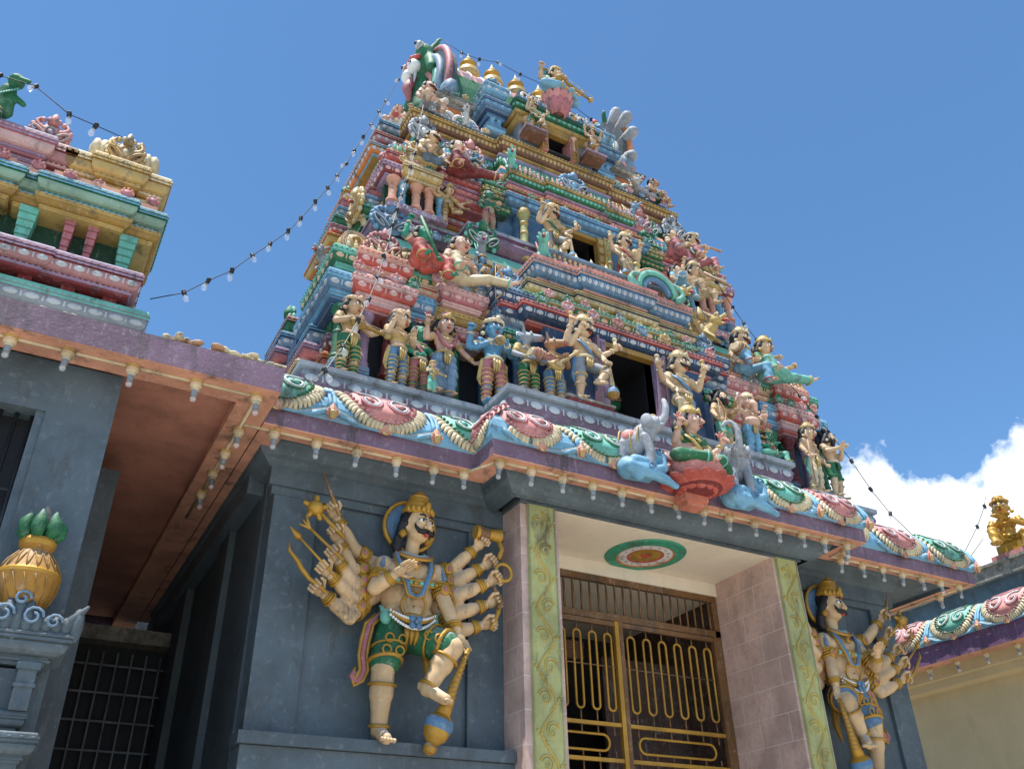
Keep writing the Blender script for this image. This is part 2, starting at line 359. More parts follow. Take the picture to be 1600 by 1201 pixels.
t = MB(); t.lathe((5.63, 7.14, 5.078), [(.02, -.012, 'red'), (.07, -.012, 'ochre'), (.17, -.010, 'red'), (.20, -.016, 'white'), (.29, -.016, 'orange'), (.31, -.022, 'medal'), (.42, -.014, 'medal'), (.435, 0, 'medal')], seg=40, smooth=False)
for i in range(16):
    a = 2*pi*i/16; t.ell((5.63+.246*cos(a), 7.14+.246*sin(a), 5.060), (.012, .012, .004), 'red', 6, 4)
    t.tube([(5.63+.05*cos(a), 7.14+.05*sin(a), 5.064), (5.63+.15*cos(a), 7.14+.15*sin(a), 5.065)], .004, 'gold', 4)
part(t, 'ceiling_medallion', 'round green, white and orange painted medallion')
# gate
GT = empty('gate', (5.5, 7.58, 0), 0, 'brass coloured metal gate of tall looped bars closing the portico', 'gate')
def gpart(mb, name):
    o = mb.build(name); o.parent = GT; o.matrix_parent_inverse = Matrix.Translation((-5.5, -7.58, 0)); return o
g = MB()
for x0, x1, z0, z1 in ((4.205, 6.90, 4.86, 4.93), (4.205, 6.9, 4.46, 4.53), (4.205, 4.27, 0, 4.86), (6.83, 6.90, 0, 4.86)): g.box(x0, x1, 7.55, 7.6, z0, z1, 'bronze')
gpart(g, 'frame')
g = MB()
for i in range(24):
    x = 4.33+i*.107; g.tube([(x, 7.575, 4.53), (x, 7.575, 4.86)], .012, 'bronze', 6)
gpart(g, 'transom_bars')
for a, b, nb in ((4.275, 5.50, 6), (5.505, 6.825, 6)):
    g = MB()
    g.box(a, a+.045, 7.54, 7.59, 0, 4.455, 'bronze'); g.box(b-.05, b, 7.54, 7.59, 0, 4.455, 'gold' if b < 6 else 'bronze'); g.box(a+.045, b-.05, 7.545, 7.585, 4.40, 4.45, 'bronze')
    for z in (3.40, 3.07, 1.9): g.box(a+.045, b-.05, 7.55, 7.585, z, z+.035, 'gold')
    st = (b-a-.09)/nb
    for i in range(nb):
        x = a+.05+st*(i+.5); r = st*.23
        for z0, z1 in ((3.55, 4.32), (2.1, 2.98)):
            pts = [(x+r*cos(q*pi/8), 7.57, z1-r+r*sin(q*pi/8)) for q in range(9)]+[(x-r*cos(q*pi/8), 7.57, z0+r-r*sin(q*pi/8)) for q in range(9)]
            g.tube(pts, .013, 'gold', 6, close=True)
        for z0, z1 in ((4.32, 4.41), (3.435, 3.55), (2.98, 3.07), (3.105, 3.17), (3.32, 3.40)): g.tube([(x, 7.57, z0), (x, 7.57, z1)], .009, 'bronze', 6)
    r = .075; pts = [(b-.2-r+r*cos(q*pi/8-pi/2), 7.57, 3.245+r*sin(q*pi/8-pi/2)) for q in range(9)]+[(a+.15+r-r*cos(q*pi/8-pi/2), 7.57, 3.245-r*sin(q*pi/8-pi/2)) for q in range(9)]
    g.tube(pts, .013, 'gold', 6, close=True); g.tube([(a+.05, 7.565, 3.98), (b-.05, 7.565, 3.98)], .007, 'bronze', 6)
    gpart(g, 'gate_leaf')
# ---------------------------------------------------------------- scalloped eave
EP = [(max(x, 1.335), y) for x, y in plan([(2.29, 6.08), (4.57, 6.44)], [(2.9, 4.57)])]
CUR = [(-.001, 5.37), (.0, 5.375), (.03, 5.41), (.035, 5.49), (.0, 5.58), (-.08, 5.68), (-.18, 5.76), (-.32, 5.82)]
e = MB()
e.sweep(EP, [(-.62, 5.29, 'bgwall'), (-.20, 5.262, 'bgwall'), (-.199, 5.215, 'peach'), (-.004, 5.215, 'peach'), (0, 5.222, 'purple'), (0, 5.37, 'purple')]+[(a, b, 'sky') for a, b in CUR[1:]]+[(-1.0, 5.86, 'sky')])
part(e, 'eave', 'purple fascia above a peach soffit band')
def curve(t):
    t = max(0, min(.999, t)); k = len(CUR)-2; f = t*k; i = int(f); f -= i
    a, b = CUR[1+i], CUR[min(2+i, len(CUR)-1)]
    p = (a[0]+(b[0]-a[0])*f, a[1]+(b[1]-a[1])*f); dx, dz = b[0]-a[0], b[1]-a[1]; l = sqrt(dx*dx+dz*dz)
    return p, (dz/l, -dx/l)                                                       # point, outward normal in (out, z)
def onto(org, ax, face):
    """flat relief (s, t, n) -> wrapped on the eave whose bottom edge passes org, s along ax, outwards along face"""
    def fn(p):
        s_, t_, n_ = p[0], p[1], p[2]*.72; q, nr = curve(t_/.70)
        ex = max(0, t_/.70-.999)*.7
        o_ = q[0]+nr[0]*n_-ex*.8; z = q[1]+nr[1]*n_+ex*.3
        return (org[0]+ax[0]*s_+face[0]*o_, org[1]+ax[1]*s_+face[1]*o_, z)
    return fn
def shell(org, ax, face, col, lo, w=.95, name='eave_shell', a0=-1.0, a1=1.0, par=True):
    w *= random.uniform(.95, 1.05); fn = onto(org, ax, face); m = MB(); h2 = w/2
    cy = .60
    np_ = 30
    for i in range(np_):                                                          # cream feathers round the shell
        an = pi+pi*(i+.5)/np_; s0, t0 = cos(an)*h2*.70, cy+sin(an)*.40; s1, t1 = cos(an)*h2*.99, cy+sin(an)*(.565+.012*sin(i*2.1+org[0]))
        if not (a0*h2 <= s1 <= a1*h2): continue
        ts, tt = -sin(an), cos(an); pts = []
        for k in range(6):
            f = k/5; bend = sin(f*pi)*.022*(1 if cos(an) > 0 else -1); pts.append((s0+(s1-s0)*f+ts*bend, t0+(t1-t0)*f+tt*bend, .014+.016*sin(f*pi)))
        m.tube(pts, [.016, .021, .023, .022, .018, .010], 'cream', 6, fn, nrm=(0, 0, 1))
    # bowl of the shell with toothed rim
    v = []; sg = 22; rg = 6
    for j in range(rg+1):
        f = j/rg
        for i in range(sg+1):
            an = pi+pi*i/sg; v.append((max(a0*h2, min(a1*h2, cos(an)*h2*.72*f)), cy+sin(an)*.42*f, .055+.03*sqrt(max(0, 1-f*f))-.05*(f > .99)))
    m.add(v, [(j*(sg+1)+i, j*(sg+1)+i+1, (j+1)*(sg+1)+i+1, (j+1)*(sg+1)+i) for j in range(rg) for i in range(sg)], col, True, fn)
    for i in range(24):
        an = pi+pi*(i+.5)/24; s_ = cos(an)*h2*.73
        if a0*h2 <= s_ <= a1*h2: m.ell((s_, cy+sin(an)*.425, .045), (.019, .014, .03), lo, 6, 5, None, fn)
    for sg_ in (-1, 1):                                                           # twin spirals
        c0 = sg_*h2*.33
        if not (a0*h2 <= c0 <= a1*h2): continue
        for turn, rad, cc in ((0, .017, lo), (1, .012, 'oval'), (2, .014, col)):
            pts = []
            for k in range(26):
                th = k*.42; r = (.150-.0056*k)-.022*turn+.006*sin(org[0]*7)
                if r < .012: break
                pts.append((c0+sg_*r*cos(th+.9), .40+r*sin(th+.9)*.92, .085+.010*turn))
            if turn < 2: m.tube(pts, [rad*(1-.012*k) for k in range(len(pts))], cc if turn else lo, 6, fn)
        m.ell((c0, .40, .09), (.03, .03, .03), col, 8, 6, None, fn)
    for k in range(3):                                                            # folds sweeping over the top
        pts = [((-.55+1.1*i/10)*h2, .60+.0*k-.03*k+.015*cos(i), .087) for i in range(11) if a0 <= (-.55+1.1*i/10) <= a1]
        if len(pts) > 2: m.tube(pts, .007, lo, 5, fn)
    o = m.build(name); o.parent = GH; o.matrix_parent_inverse = Matrix.Translation((-XC, -7, 0)); return o
def wave(org, ax, face, centres, w):
    """blue wave border and peach diamond bosses between the shells"""
    fn = onto(org, ax, face); m = MB()
    for c0 in centres:
        pts = [(c0+(-.5+i/12)*w, .035+.15*abs(-1+i/6)**2.2, .035) for i in range(13)]
        m.tube(pts, .026, 'sky', 6, fn); m.tube([(a, b+.033, .03) for a, b, c_ in pts], .009, 'cream', 5, fn)
        pts = [(c0+w/2+(-.035+.07*k/4), .60, .03) for k in range(5)]
        for s_ in (-1, 1): m.tube([(c0+w/2+s_*(.02+.0*k), .2+.09*k, .03) for k in range(5)], [.03, .022, .018, .022, .028], 'sky', 6, fn)
        for cx in (c0+w/2, c0+.0):
            tt = .13 if cx != c0 else .03
            m.add([(cx-.07, tt+.01, .05), (cx, tt-.10, .05), (cx+.07, tt+.01, .05), (cx, tt+.12, .06), (cx, tt, .10)], [(0, 1, 4), (1, 2, 4), (2, 3, 4), (3, 0, 4)], 'peach', False, fn)
            m.lathe((0, 0, 0), [(.034, 0, 'pink'), (.030, .03, 'yel'), (.014, .045, 'yel')], seg=8, fn=lambda p, cx=cx, tt=tt: fn((cx+p[0], tt+p[1], .06+p[2])))
            for k in range(8): m.ell((cx+.05*cos(k*pi/4), tt+.055*sin(k*pi/4), .07), .014, 'peach', 6, 4, None, fn)
    o = m.build('eave_border'); o.parent = GH; o.matrix_parent_inverse = Matrix.Translation((-XC, -7, 0)); return o
rec = (1, 0); fr = (0, -1)
for yf, lst in ((6.44, [(1.40, 'teal', 'grn', -1, 1), (2.36, 'pink', 'rose', -1, 1), (3.28, 'teal', 'grn', -1, .55), (7.98, 'pink', 'rose', -.2, 1), (8.85, 'pink', 'rose', -1, 1), (9.72, 'teal', 'grn', -1, .8)]),
                (6.08, [(3.60, 'pink', 'rose', -.6, 1), (4.42, 'teal', 'grn', -1, 1), (5.35, 'pink', 'rose', -1, 1), (6.72, 'teal', 'grn', -1, 1), (7.50, 'pink', 'rose', -1, .7)])):
    for x, c1, c2, a0, a1 in lst: shell((x, yf), rec, fr, c1, c2, .92 if yf > 6.2 else .86, a0=a0, a1=a1)
wave((0, 6.44), rec, fr, [1.40, 2.36], .95); wave((0, 6.44), rec, fr, [8.85, 9.70], .86)
wave((0, 6.08), rec, fr, [3.72, 4.50, 6.72, 7.45], .82)
shell((XC-2.29, 6.36), (0, -1), (-1, 0), 'pink', 'rose', .7, a0=-1, a1=.8)
shell((XC+4.57, 7.1), (0, 1), (1, 0), 'teal', 'grn'); shell((XC+4.57, 8.0), (0, 1), (1, 0), 'pink', 'rose')
# conduit and lamps under the eave
def eave_lamp_proto():
    t = empty('eave_lamp', (0, 0, 0), 0, 'white porcelain lamp holder with a clear bulb', 'lamp holder', 'lamp holders along the eaves')
    m = MB().lathe((0, 0, 0), [(.050, 0, 'yel'), (.050, -.022, 'ochre'), (.046, -.024, 'paleskin'), (.044, -.05, 'cream'), (.03, -.06, 'cream')], seg=14); a = m.build('base', t)
    m = MB().lathe((0, 0, 0), [(.031, -.058, 'cream'), (.031, -.078, 'cream'), (.024, -.082, 'gray'), (.022, -.13, 'elgray')], seg=12); m.build('socket', t)
    m = MB().lathe((0, 0, 0), [(.015, -.13), (.021, -.142), (.024, -.155), (.018, -.17), (.006, -.176)], glass(), seg=10); m.build('bulb', t)
    return t
LP = eave_lamp_proto(); used = [False]
def lamp(x, y, z, lab):
    o = LP if not used[0] else copy_tree(LP); used[0] = True
    o.location = (x, y, z); o.rotation_euler.z = random.uniform(0, 6); o.rotation_euler.x = random.uniform(-.08, .08); o.rotation_euler.y = random.uniform(-.08, .08); o['label'] = lab
G1 = 'porcelain lamp holder with clear bulb under the left part of the gatehouse eave'
G2 = 'porcelain lamp holder with clear bulb under the projecting middle of the gatehouse eave'
G3 = 'porcelain lamp holder with clear bulb under the right end of the gatehouse eave'
def lset(o, g): o['group'] = g
pos = [(1.45+.36*i, 6.53, G1) for i in range(5)]+[(3.17, 6.50, G1)]+[(3.36, 6.17, G2)]+[(3.68+.327*i, 6.17, G2) for i in range(13)]+[(7.74, 6.32, G2)]+[(7.9+.33*i, 6.53, G3) for i in range(7)]+[(10.0, 6.9, G3)]
for x, y, lab in pos:
    lamp(x, y, 5.215, lab); bpy.data.objects[-1] if 0 else None
cd_ = MB()
for pts in ([(1.2, 6.53), (3.17, 6.53), (3.34, 6.17), (7.74, 6.17), (7.74, 6.53), (10.0, 6.53), (10.0, 8.0)],):
    for a, b in zip(pts, pts[1:]): cd_.tube([(*a, 5.208), (*b, 5.208)], .013, 'cream', 8)
tag(cd_.build('conduit'), 'cream electrical conduit joining the lamp holders under the gatehouse eave', 'conduit')
# ================================================================ the tower
TW = empty('temple_tower', (XC, YC, 6), 0, 'many-tiered pyramid temple tower of painted stucco, crowded with cornices, pavilions and statues', 'tower')
TINV = Matrix.Translation((-XC, -YC, -6))
def tp(mb, name, label=None, loc=None, me=None, rz=0, scale=None):
    o = put(name, me or mb.data(name), None, loc, rz, scale); o.parent = TW; o.matrix_parent_inverse = TINV
    if label: o['label'] = label
    return o
def column(mb, x, y, z0, z1, r, c1, c2=None):
    h = z1-z0; c2 = c2 or c1; mb = MB()
    mb.lathe((x, y, z0), [(r*1.5, 0, c2), (r*1.5, .06*h, c2), (r*1.1, .09*h, c1), (r*1.25, .13*h, c1), (r, .17*h, c1), (r*.95, .50*h, c2), (r*1.12, .53*h, c2), (r*.95, .56*h, c1), (r*.9, .68*h, c2), (r*1.2, .72*h, c2), (r*1.0, .75*h, c1), (r*1.1, .80*h, c1), (r*1.7, .90*h, c2), (r*1.75, .94*h, c2), (r*1.35, .97*h, c2), (r*1.3, h, c2)], seg=12); tp(mb, 'column')
def cone(mb, x, y, z, r, h, c): mb.lathe((x, y, z), [(r, 0, c), (r*1.1, h*.2, c), (r*.7, h*.32, c), (r*.8, h*.42, c), (r*.45, h*.62, c), (r*.08, h, c)], seg=8)
def mb_kudu(c, c2, c3):
    """scrolled horseshoe ornament, 1 wide, 1 high, thick .2, facing -y"""
    m = MB()
    m.ell((0, .03, .36), (.36, .10, .34), c, 14, 8)
    for s in (-1, 1):
        pts = []; 
        for k in range(22):
            th = k*.40; r = .235-.0098*k; pts.append((s*(.25-r*cos(th+.4)*1.0*(1)), -.05-.02*sin(k*.3), .26+r*sin(th-.5)))
        m.tube(pts, [.052-.0016*k for k in range(22)], c, 6); m.tube([(a, b-.04, z_) for a, b, z_ in pts], [.018]*22, c3, 4)
        pts = [(s*(.06+.30*sin(i*.45)), -.03, .42+.30*(1-cos(i*.45))*.5+.10*i/6) for i in range(6)]
        m.tube(pts, [.06, .065, .06, .05, .04, .02], c, 6)
        for i in range(7):
            a = .25+i*.34; m.ell((s*.44*sin(a), 0, .40+.40*cos(a)), (.075, .06, .085), c if i % 2 else c2, 7, 5)
    m.ell((0, -.06, .38), (.10, .06, .11), c2, 8, 6); m.ring((0, -.06, .38), (0, 1, 0), .16, .03, c3)
    m.tube([(0, -.02, .62), (0, -.05, .78), (0, -.03, .9), (0, 0, 1.02)], [.13, .12, .075, .01], c, 8); m.ell((0, -.09, .76), .05, c3, 6, 5)
    return m.data('arch_ornament')
KUDU = {k: mb_kudu(*v) for k, v in dict(blue=('blue', 'sky', 'oval'), green=('grn', 'teal', 'oval'), red=('rose', 'pink', 'cream'), yellow=('yel', 'cream', 'tan'), pink=('pink', 'lilac', 'oval'), gray=('gray', 'white', 'oval')).items()}
def kudu(x, y, z, w, h, col, rz=0, thick=None): return tp(None, 'arch_ornament', None, (x, y, z), KUDU[col], rz, (w, thick or w, h))
def both(fn):
    for s in (-1, 1): fn(s)
def bay(u0, u1, yf, depth, layers, name='pavilion', sides=(-1, 1)):
    """stack of cornices on a rectangular bay: layers=[(z0, h, off, colours, shrink)]"""
    for s in sides:
        x0, x1 = sorted((XC+s*u0, XC+s*u1)); m = MB()
        for z0, h, off, c, sh, ov in layers:
            g_ = off*.38; cornice(m, rect(x0+sh-g_, x1-sh+g_, yf+sh-g_, yf+depth), z0, h, off-g_, c, ov)
        tp(m, name)
# ---- ledge between eave and tower
LG = plan([(1.83, 6.56), (3.76, 7.08)], [(1.1, 4.02), (2.2, 3.76)])
m = MB()
m.sweep(LG, [(-.22, 5.86, 'purple'), (-.22, 5.99, 'violet'), (-.12, 6.0, 'gray'), (-.02, 6.03, 'purple'), (.03, 6.08, 'purple'), (.05, 6.15, 'gray'), (.03, 6.215, 'gray'), (.02, 6.225, 'gray'), (.075, 6.235, 'gray'), (.075, 6.29, 'stone'), (-.1, 6.31, 'stone'), (-1.2, 6.312, 'gray')])
ovals(m, LG, .047, 6.135, .14, .085, 'oval', 1.45)
P_ = mitre(LG, -.215)
for i in range(26):                                                               # scroll relief in the throat below the ledge
    x = XC-1.7+i*.135; m.ring((x, 6.775, 5.92), (0, 1, 0), .045, .010, 'lilac', 8)
for i in range(12): m.ring((XC-3.5+i*.15, 7.295, 5.93), (0, 1, 0), .045, .010, 'lilac', 8); m.ring((XC+3.5-i*.15, 7.295, 5.93), (0, 1, 0), .045, .010, 'lilac', 8)
tp(m, 'ledge', 'grey ledge with painted ovals above the scalloped eave')
# ---- first tier body with its doorway recess
m = MB()
b1 = plan([(.36, 8.6), (1.12, 7.0), (1.35, 7.15), (2.45, 7.72), (3.32, 7.50)], [(.9, 3.55), (1.85, 3.32)])
m.sweep(b1, [(0, 6.30, 'navy'), (0, 7.56, 'navy')])
b1b = plan([(1.0, 7.28), (2.45, 7.72), (3.0, 7.85)], [(.9, 3.1), (1.5, 3.0)])
m.sweep(b1b, [(0, 7.562, 'ochre'), (0, 8.7, 'ochre')])
tp(m, 'tier_wall')
def doorway(hw, yf, z0, z1, jamb, dep, pc, name='doorway'):
    m = MB()
    for s in (-1, 1):
        a, b = sorted((s*hw, s*(hw+.10))); m.box(XC+a, XC+b, yf-.10, yf+.25, z0, z1, jamb)
        a, b = sorted((s*(hw+.10), s*(hw+.13))); m.box(XC+a, XC+b, yf-.13, yf+.2, z0, z1+.02, pc)
        for k in range(6): m.box(XC+min(s*hw, s*(hw+.1))+.015, XC+max(s*hw, s*(hw+.1))-.015, yf-.115, yf-.09, z0+(z1-z0)*(k+.15)/6, z0+(z1-z0)*(k+.8)/6, pc)
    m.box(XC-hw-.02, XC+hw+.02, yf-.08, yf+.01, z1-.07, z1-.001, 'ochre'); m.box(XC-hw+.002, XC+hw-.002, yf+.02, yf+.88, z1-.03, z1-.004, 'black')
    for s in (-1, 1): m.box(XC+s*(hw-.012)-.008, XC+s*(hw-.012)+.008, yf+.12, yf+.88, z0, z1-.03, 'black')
    m.box(XC-hw+.002, XC+hw-.002, yf+.86, yf+.89, z0, z1, 'black'); m.box(XC-hw, XC+hw, yf-.1, yf+.9, z0+.0, z0+.02, 'dark')  # black liner panels stand in for the shade inside the doorway
    return tp(m, name)
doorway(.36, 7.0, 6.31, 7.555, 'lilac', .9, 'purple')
# big cornices over door 1
m = MB(); cornice(m, plan([(1.30, 7.06), (1.5, 7.2)], [(1.9, 1.5)]), 7.56, .26, .17, ('red', 'navy', 'pink'), 'oval', .12); tp(m, 'cornice', 'navy cornice with white ovals and a pink lip over the lowest doorway')
m = MB(); cornice(m, plan([(.55, 7.14), (1.20, 7.2)], [(1.9, 1.20)]), 7.83, .25, .15, ('yel', 'grn', 'teal'), 'paleskin', .13); tp(m, 'cornice', 'green cornice')
m = MB(); cornice(m, plan([(.50, 7.15), (1.15, 7.21)], [(1.9, 1.15)]), 8.09, .23, .13, ('navy', 'yel', 'yel'), 'cream', .07); tp(m, 'cornice', 'yellow cornice')
m = MB(); cornice(m, plan([(.46, 7.10), (1.08, 7.17)], [(1.9, 1.08)]), 8.33, .32, .13, ('blue', 'blue', 'peach'), 'oval', .075); m.sweep(plan([(.46, 7.08), (1.08, 7.15)], [(1.9, 1.08)]), [(.10, 8.6, 'peach'), (.125, 8.605, 'pink'), (.125, 8.645, 'pink'), (0, 8.665, 'white')]); tp(m, 'cornice', 'blue cornice with a pink lip')
# bay 2: slim aedicule beside the door
lay = lambda *a: list(a)
OV = 'oval'
bay(1.33, 1.62, 7.18, .5, [(6.31, .20, .05, ('navy', 'steel', 'gray'), 0, None), (7.25, .22, .12, ('dgrn', 'grn', 'teal'), .02, 'yel'), (7.48, .28, .10, ('blue', 'steel', 'blue'), .03, OV), (7.78, .26, .13, ('navy', 'navy', 'steel'), .0, OV)], 'aedicule')
m = MB()
for s in (-1, 1):
    for u in (1.38, 1.57): column(m, XC+s*u, 7.22, 6.51, 7.25, .045, 'steel', 'blue')

for s in (-1, 1): kudu(XC+s*1.47, 7.2, 8.05, .36, .40, 'blue')
# bay 3: recessed with stepped red and cream cornices, niches below
bay(1.62, 2.48, 7.42, .5, [(7.22, .20, .10, ('ochre', 'red', 'pink'), 0, 'pink'), (7.44, .22, .10, ('ochre', 'ochre', 'yel'), 0, None), (7.68, .22, .13, ('red', 'peach', 'cream'), 0, 'cream')], 'cornice')
bay(1.85, 2.22, 7.33, .4, [(7.16, .22, .12, ('pinkl', 'red', 'pinkl'), 0, 'pinkl'), (7.66, .25, .13, ('pinkl', 'rose', 'pinkl'), 0, 'pinkl')], 'cornice')
m = MB()
for s in (-1, 1):
    x0, x1 = sorted((XC+s*1.66, XC+s*2.0)); m.box(x0, x1, 7.52, 7.56, 6.31, 7.18, 'black')  # flat black panel painted in for the shade of the niche
    for u in (1.66, 2.05, 2.42): m.box(XC+s*u-.04, XC+s*u+.04, 7.38, 7.6, 6.31, 7.2, 'blue' if u != 2.05 else 'grn')
    for k in range(4): x = XC+s*(1.72+k*.25); m.lathe((x, 7.5, 7.92), [(.05, 0), (.065, .06), (.04, .10), (.06, .13), (.02, .22)], 'purple', 8)
tp(m, 'niche')
# bay 4: corner pavilions
for s in (-1, 1):
    m = MB(); x0, x1 = sorted((XC+s*2.50, XC+s*3.42))
    for a, b in ((2.50, 2.80), (3.10, 3.45)):
        xa, xb = sorted((XC+s*a, XC+s*b)); cornice(m, rect(xa, xb, 7.30, 7.7), 6.31, .26, .035, ('navy', 'steel', 'steel'), OV)
    for u, c in ((2.56, 'grn'), (2.86, 'dred'), (3.12, 'lilac'), (3.40, 'grn')): column(m, XC+s*u, 7.36, 6.55, 7.3, .055, c, c)
    m.box(XC+s*2.95-.12, XC+s*2.95+.12, 7.47, 7.51, 6.32, 7.15, 'black'); m.box(XC+s*2.82-.02, XC+s*2.82+.02, 7.40, 7.5, 6.32, 7.2, 'grn')  # black panel stands for niche shade between the columns
    tp(m, 'pavilion_base')
m = MB()                                                                           # rows of little buds standing on the ledges
for x0, x1, y, z, st, c_ in ((XC-3.4, XC-1.7, 7.30, 8.09, .085, 'cream'), (XC+1.7, XC+3.4, 7.30, 8.09, .085, 'cream'), (XC-1.05, XC+1.05, 7.80, 10.83, .075, 'pinkl'), (XC-2.75, XC-1.45, 7.86, 10.44, .07, 'teal'), (XC+1.45, XC+2.75, 7.86, 10.44, .07, 'teal'), (XC-2.15, XC-.95, 8.42, 12.05, .08, 'oval'), (XC+.95, XC+2.15, 8.42, 12.05, .08, 'oval'), (XC-.6, XC+.6, 8.14, 12.88, .07, 'sky')):
    k = 0
    while x0+st*k < x1:
        x = x0+st*k; k += 1; m.lathe((x, y+.02*sin(k), z), [(.022, 0, c_), (.030, .03, c_), (.018, .05, c_ if k % 3 else 'rose'), (.024, .07, 'tan'), (.006, .115+.02*(k % 2), c_)], seg=7)
tp(m, 'bud_rows')
bay(2.48, 3.48, 7.38, 1.0, [(7.28, .10, .05, ('navy', 'navy', 'steel'), 0, None), (7.39, .30, .13, ('sky', 'blue', 'sky'), 0, OV), (7.70, .10, .04, ('blue', 'blue', 'sky'), .05, None), (7.80, .27, .13, ('teal', 'grn', 'teal'), .04, 'paleskin')])
bay(2.74, 3.22, 7.30, .6, [(7.26, .12, .06, ('rose', 'redl', 'pinkl'), 0, None), (7.385, .30, .13, ('pinkl', 'red', 'pinkl'), 0, 'pinkl'), (7.69, .10, .03, ('pink', 'pinkl', 'pinkl'), .05, None), (7.795, .28, .12, ('pinkl', 'red', 'peach'), .03, 'pinkl')], 'pavilion_centre')
for s in (-1, 1):
    kudu(XC+s*2.98, 7.36, 8.08, .44, .46, 'red'); 
# lion-head caps beside the red arch
def lioncap(x, y, z, r, rz=0):
    m = MB(); m.ell((0, 0, .5), (.5, .4, .5), 'yel', 12, 8); 
    for k in range(9): a = pi*k/8; m.ring((.12*cos(a)*0, -.30, .45), (0, 1, 0), .10+.045*k, .022, 'cream' if k % 2 else 'tan', 12)
    m.ell((0, -.38, .55), (.14, .1, .14), 'ochre', 8, 6); return tp(m, 'lion_cap', None, (x, y, z), None, rz, r)
for s in (-1, 1):
    for u in (2.66, 3.30): lioncap(XC+s*u, 7.5, 8.06, .36)
# side faces: projecting bays seen in profile
def sidebays(hx, z0, k, sc, cols, e0=.42):
    for s in (-1, 1):
        for dy, w_, ex in ((0, .55*sc, e0), (-1.15*sc, .34*sc, e0*.55), (1.15*sc, .34*sc, e0*.55)):
            m = MB(); z = z0
            xs = sorted((XC+s*(hx-.3), XC+s*(hx+ex)))
            for i in range(k):
                c = cols[(i+(dy != 0)*2) % len(cols)]; h = .26*sc
                cornice(m, rect(xs[0], xs[1], YC+dy-w_+.03*i, YC+dy+w_-.03*i), z, h*.92, .12*sc, c, OV if i % 2 else None); z += h
                xs = sorted((XC+s*(hx-.3), XC+s*(hx+ex-.055*sc*(i+1))))
            tp(m, 'side_bay'); kudu(XC+s*(hx+ex-.05*sc*k), YC+dy, z-.03, .5*sc, .5*sc, random.choice(list(KUDU)), s*pi/2)
SB = [('dgrn', 'grn', 'pink'), ('rose', 'red', 'peach'), ('steel', 'blue', 'sky'), ('ochre', 'yel', 'cream'), ('purple', 'rose', 'lilac'), ('navy', 'steel', 'sky')]
sidebays(3.40, 6.32, 7, 1.0, SB)
m = MB()
for i, c in enumerate([('dgrn', 'grn', 'teal'), ('dred', 'red', 'orange'), ('purple', 'dred', 'lilac'), ('dgrn', 'grn', 'pink'), ('navy', 'steel', 'sky'), ('dred', 'red', 'orange'), ('ochre', 'red', 'orange')]):
    pl = plan([(3.42-.03*i, 7.62+.03*i)], [(1.5, 3.42-.03*i)]) ; cornice(m, pl, 6.32+.27*i, .25, .10, c, OV if i % 2 == 0 else None)
tp(m, 'side_cornice')
# ---- transition to tier two: teal roll and purple ledge
R2 = plan([(1.70, 7.74), (2.82, 8.02)], [(1.33, 2.82)])
m = MB(); m.sweep(R2, [(-.12, 8.5, 'cream'), (-.12, 8.68, 'yel'), (.02, 8.70, 'ochre'), (.02, 8.78, 'ochre'), (.10, 8.80, 'cream'), (.11, 8.86, 'teal'), (.10, 8.93, 'teal'), (.06, 9.02, 'teal'), (-.02, 9.08, 'teal'), (-.2, 9.09, 'teal')]); tp(m, 'roll_moulding', 'sea-green roll moulding on a cream and yellow base')
m = MB(); m.sweep(R2, [(-.04, 9.08, 'violet'), (.02, 9.10, 'purple'), (.10, 9.16, 'purple'), (.11, 9.24, 'purple'), (.06, 9.33, 'violet'), (.10, 9.345, 'gray'), (.10, 9.40, 'lilac'), (-.3, 9.42, 'purple')]); tp(m, 'ledge', 'dark purple rounded ledge')
for s in (-1, 1):
    kudu(XC+s*2.72, 7.92, 9.0, .56, .52, 'blue'); kudu(XC+s*1.58, 7.66, 9.0, .50, .52, 'green'); kudu(XC+s*2.95, 8.9, 9.0, .5, .5, 'gray', s*pi/2)
# ---- tier two
m = MB(); m.sweep(plan([(.26, 8.6), (.98, 7.80), (1.2, 7.95), (1.95, 8.25), (2.62, 8.12)], [(.6, 2.8), (1.15, 2.62)]), [(0, 8.66, 'blue'), (0, 10.02, 'blue')])
m.sweep(plan([(.85, 7.98), (1.95, 8.26), (2.35, 8.36)], [(.6, 2.4), (.98, 2.35)]), [(0, 10.022, 'ochre'), (0, 10.9, 'ochre')]); tp(m, 'tier_wall')
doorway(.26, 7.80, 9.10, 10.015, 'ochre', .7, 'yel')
m = MB()
for s in (-1, 1):
    for u in (.44, .92): column(m, XC+s*u, 7.72, 9.12, 10.02, .055, 'pilas', 'yel')

m = MB(); q = plan([(.45, 7.76), (1.05, 7.82)], [(1.2, 1.05)])
cornice(m, q, 10.02, .25, .15, ('blue', 'blue', 'sky'), 'sky', .08); tp(m, 'cornice', 'blue cornice over the middle doorway')
m = MB(); cornice(m, plan([(.42, 7.82), (1.02, 7.88)], [(1.2, 1.02)]), 10.27, .17, .13, ('dred', 'red', 'yel'), 'cream', .05); cornice(m, plan([(.42, 7.84), (1.0, 7.90)], [(1.2, 1.0)]), 10.445, .15, .11, ('purple', 'rose', 'lilac'), 'pink', .05); tp(m, 'cornice')
m = MB(); cornice(m, plan([(.40, 7.84), (.96, 7.90)], [(1.2, .96)]), 10.60, .22, .12, ('ochre', 'grn', 'yel'), 'teal', .06); tp(m, 'cornice')
kudu(XC, 7.82, 10.80, .52, .46, 'blue')
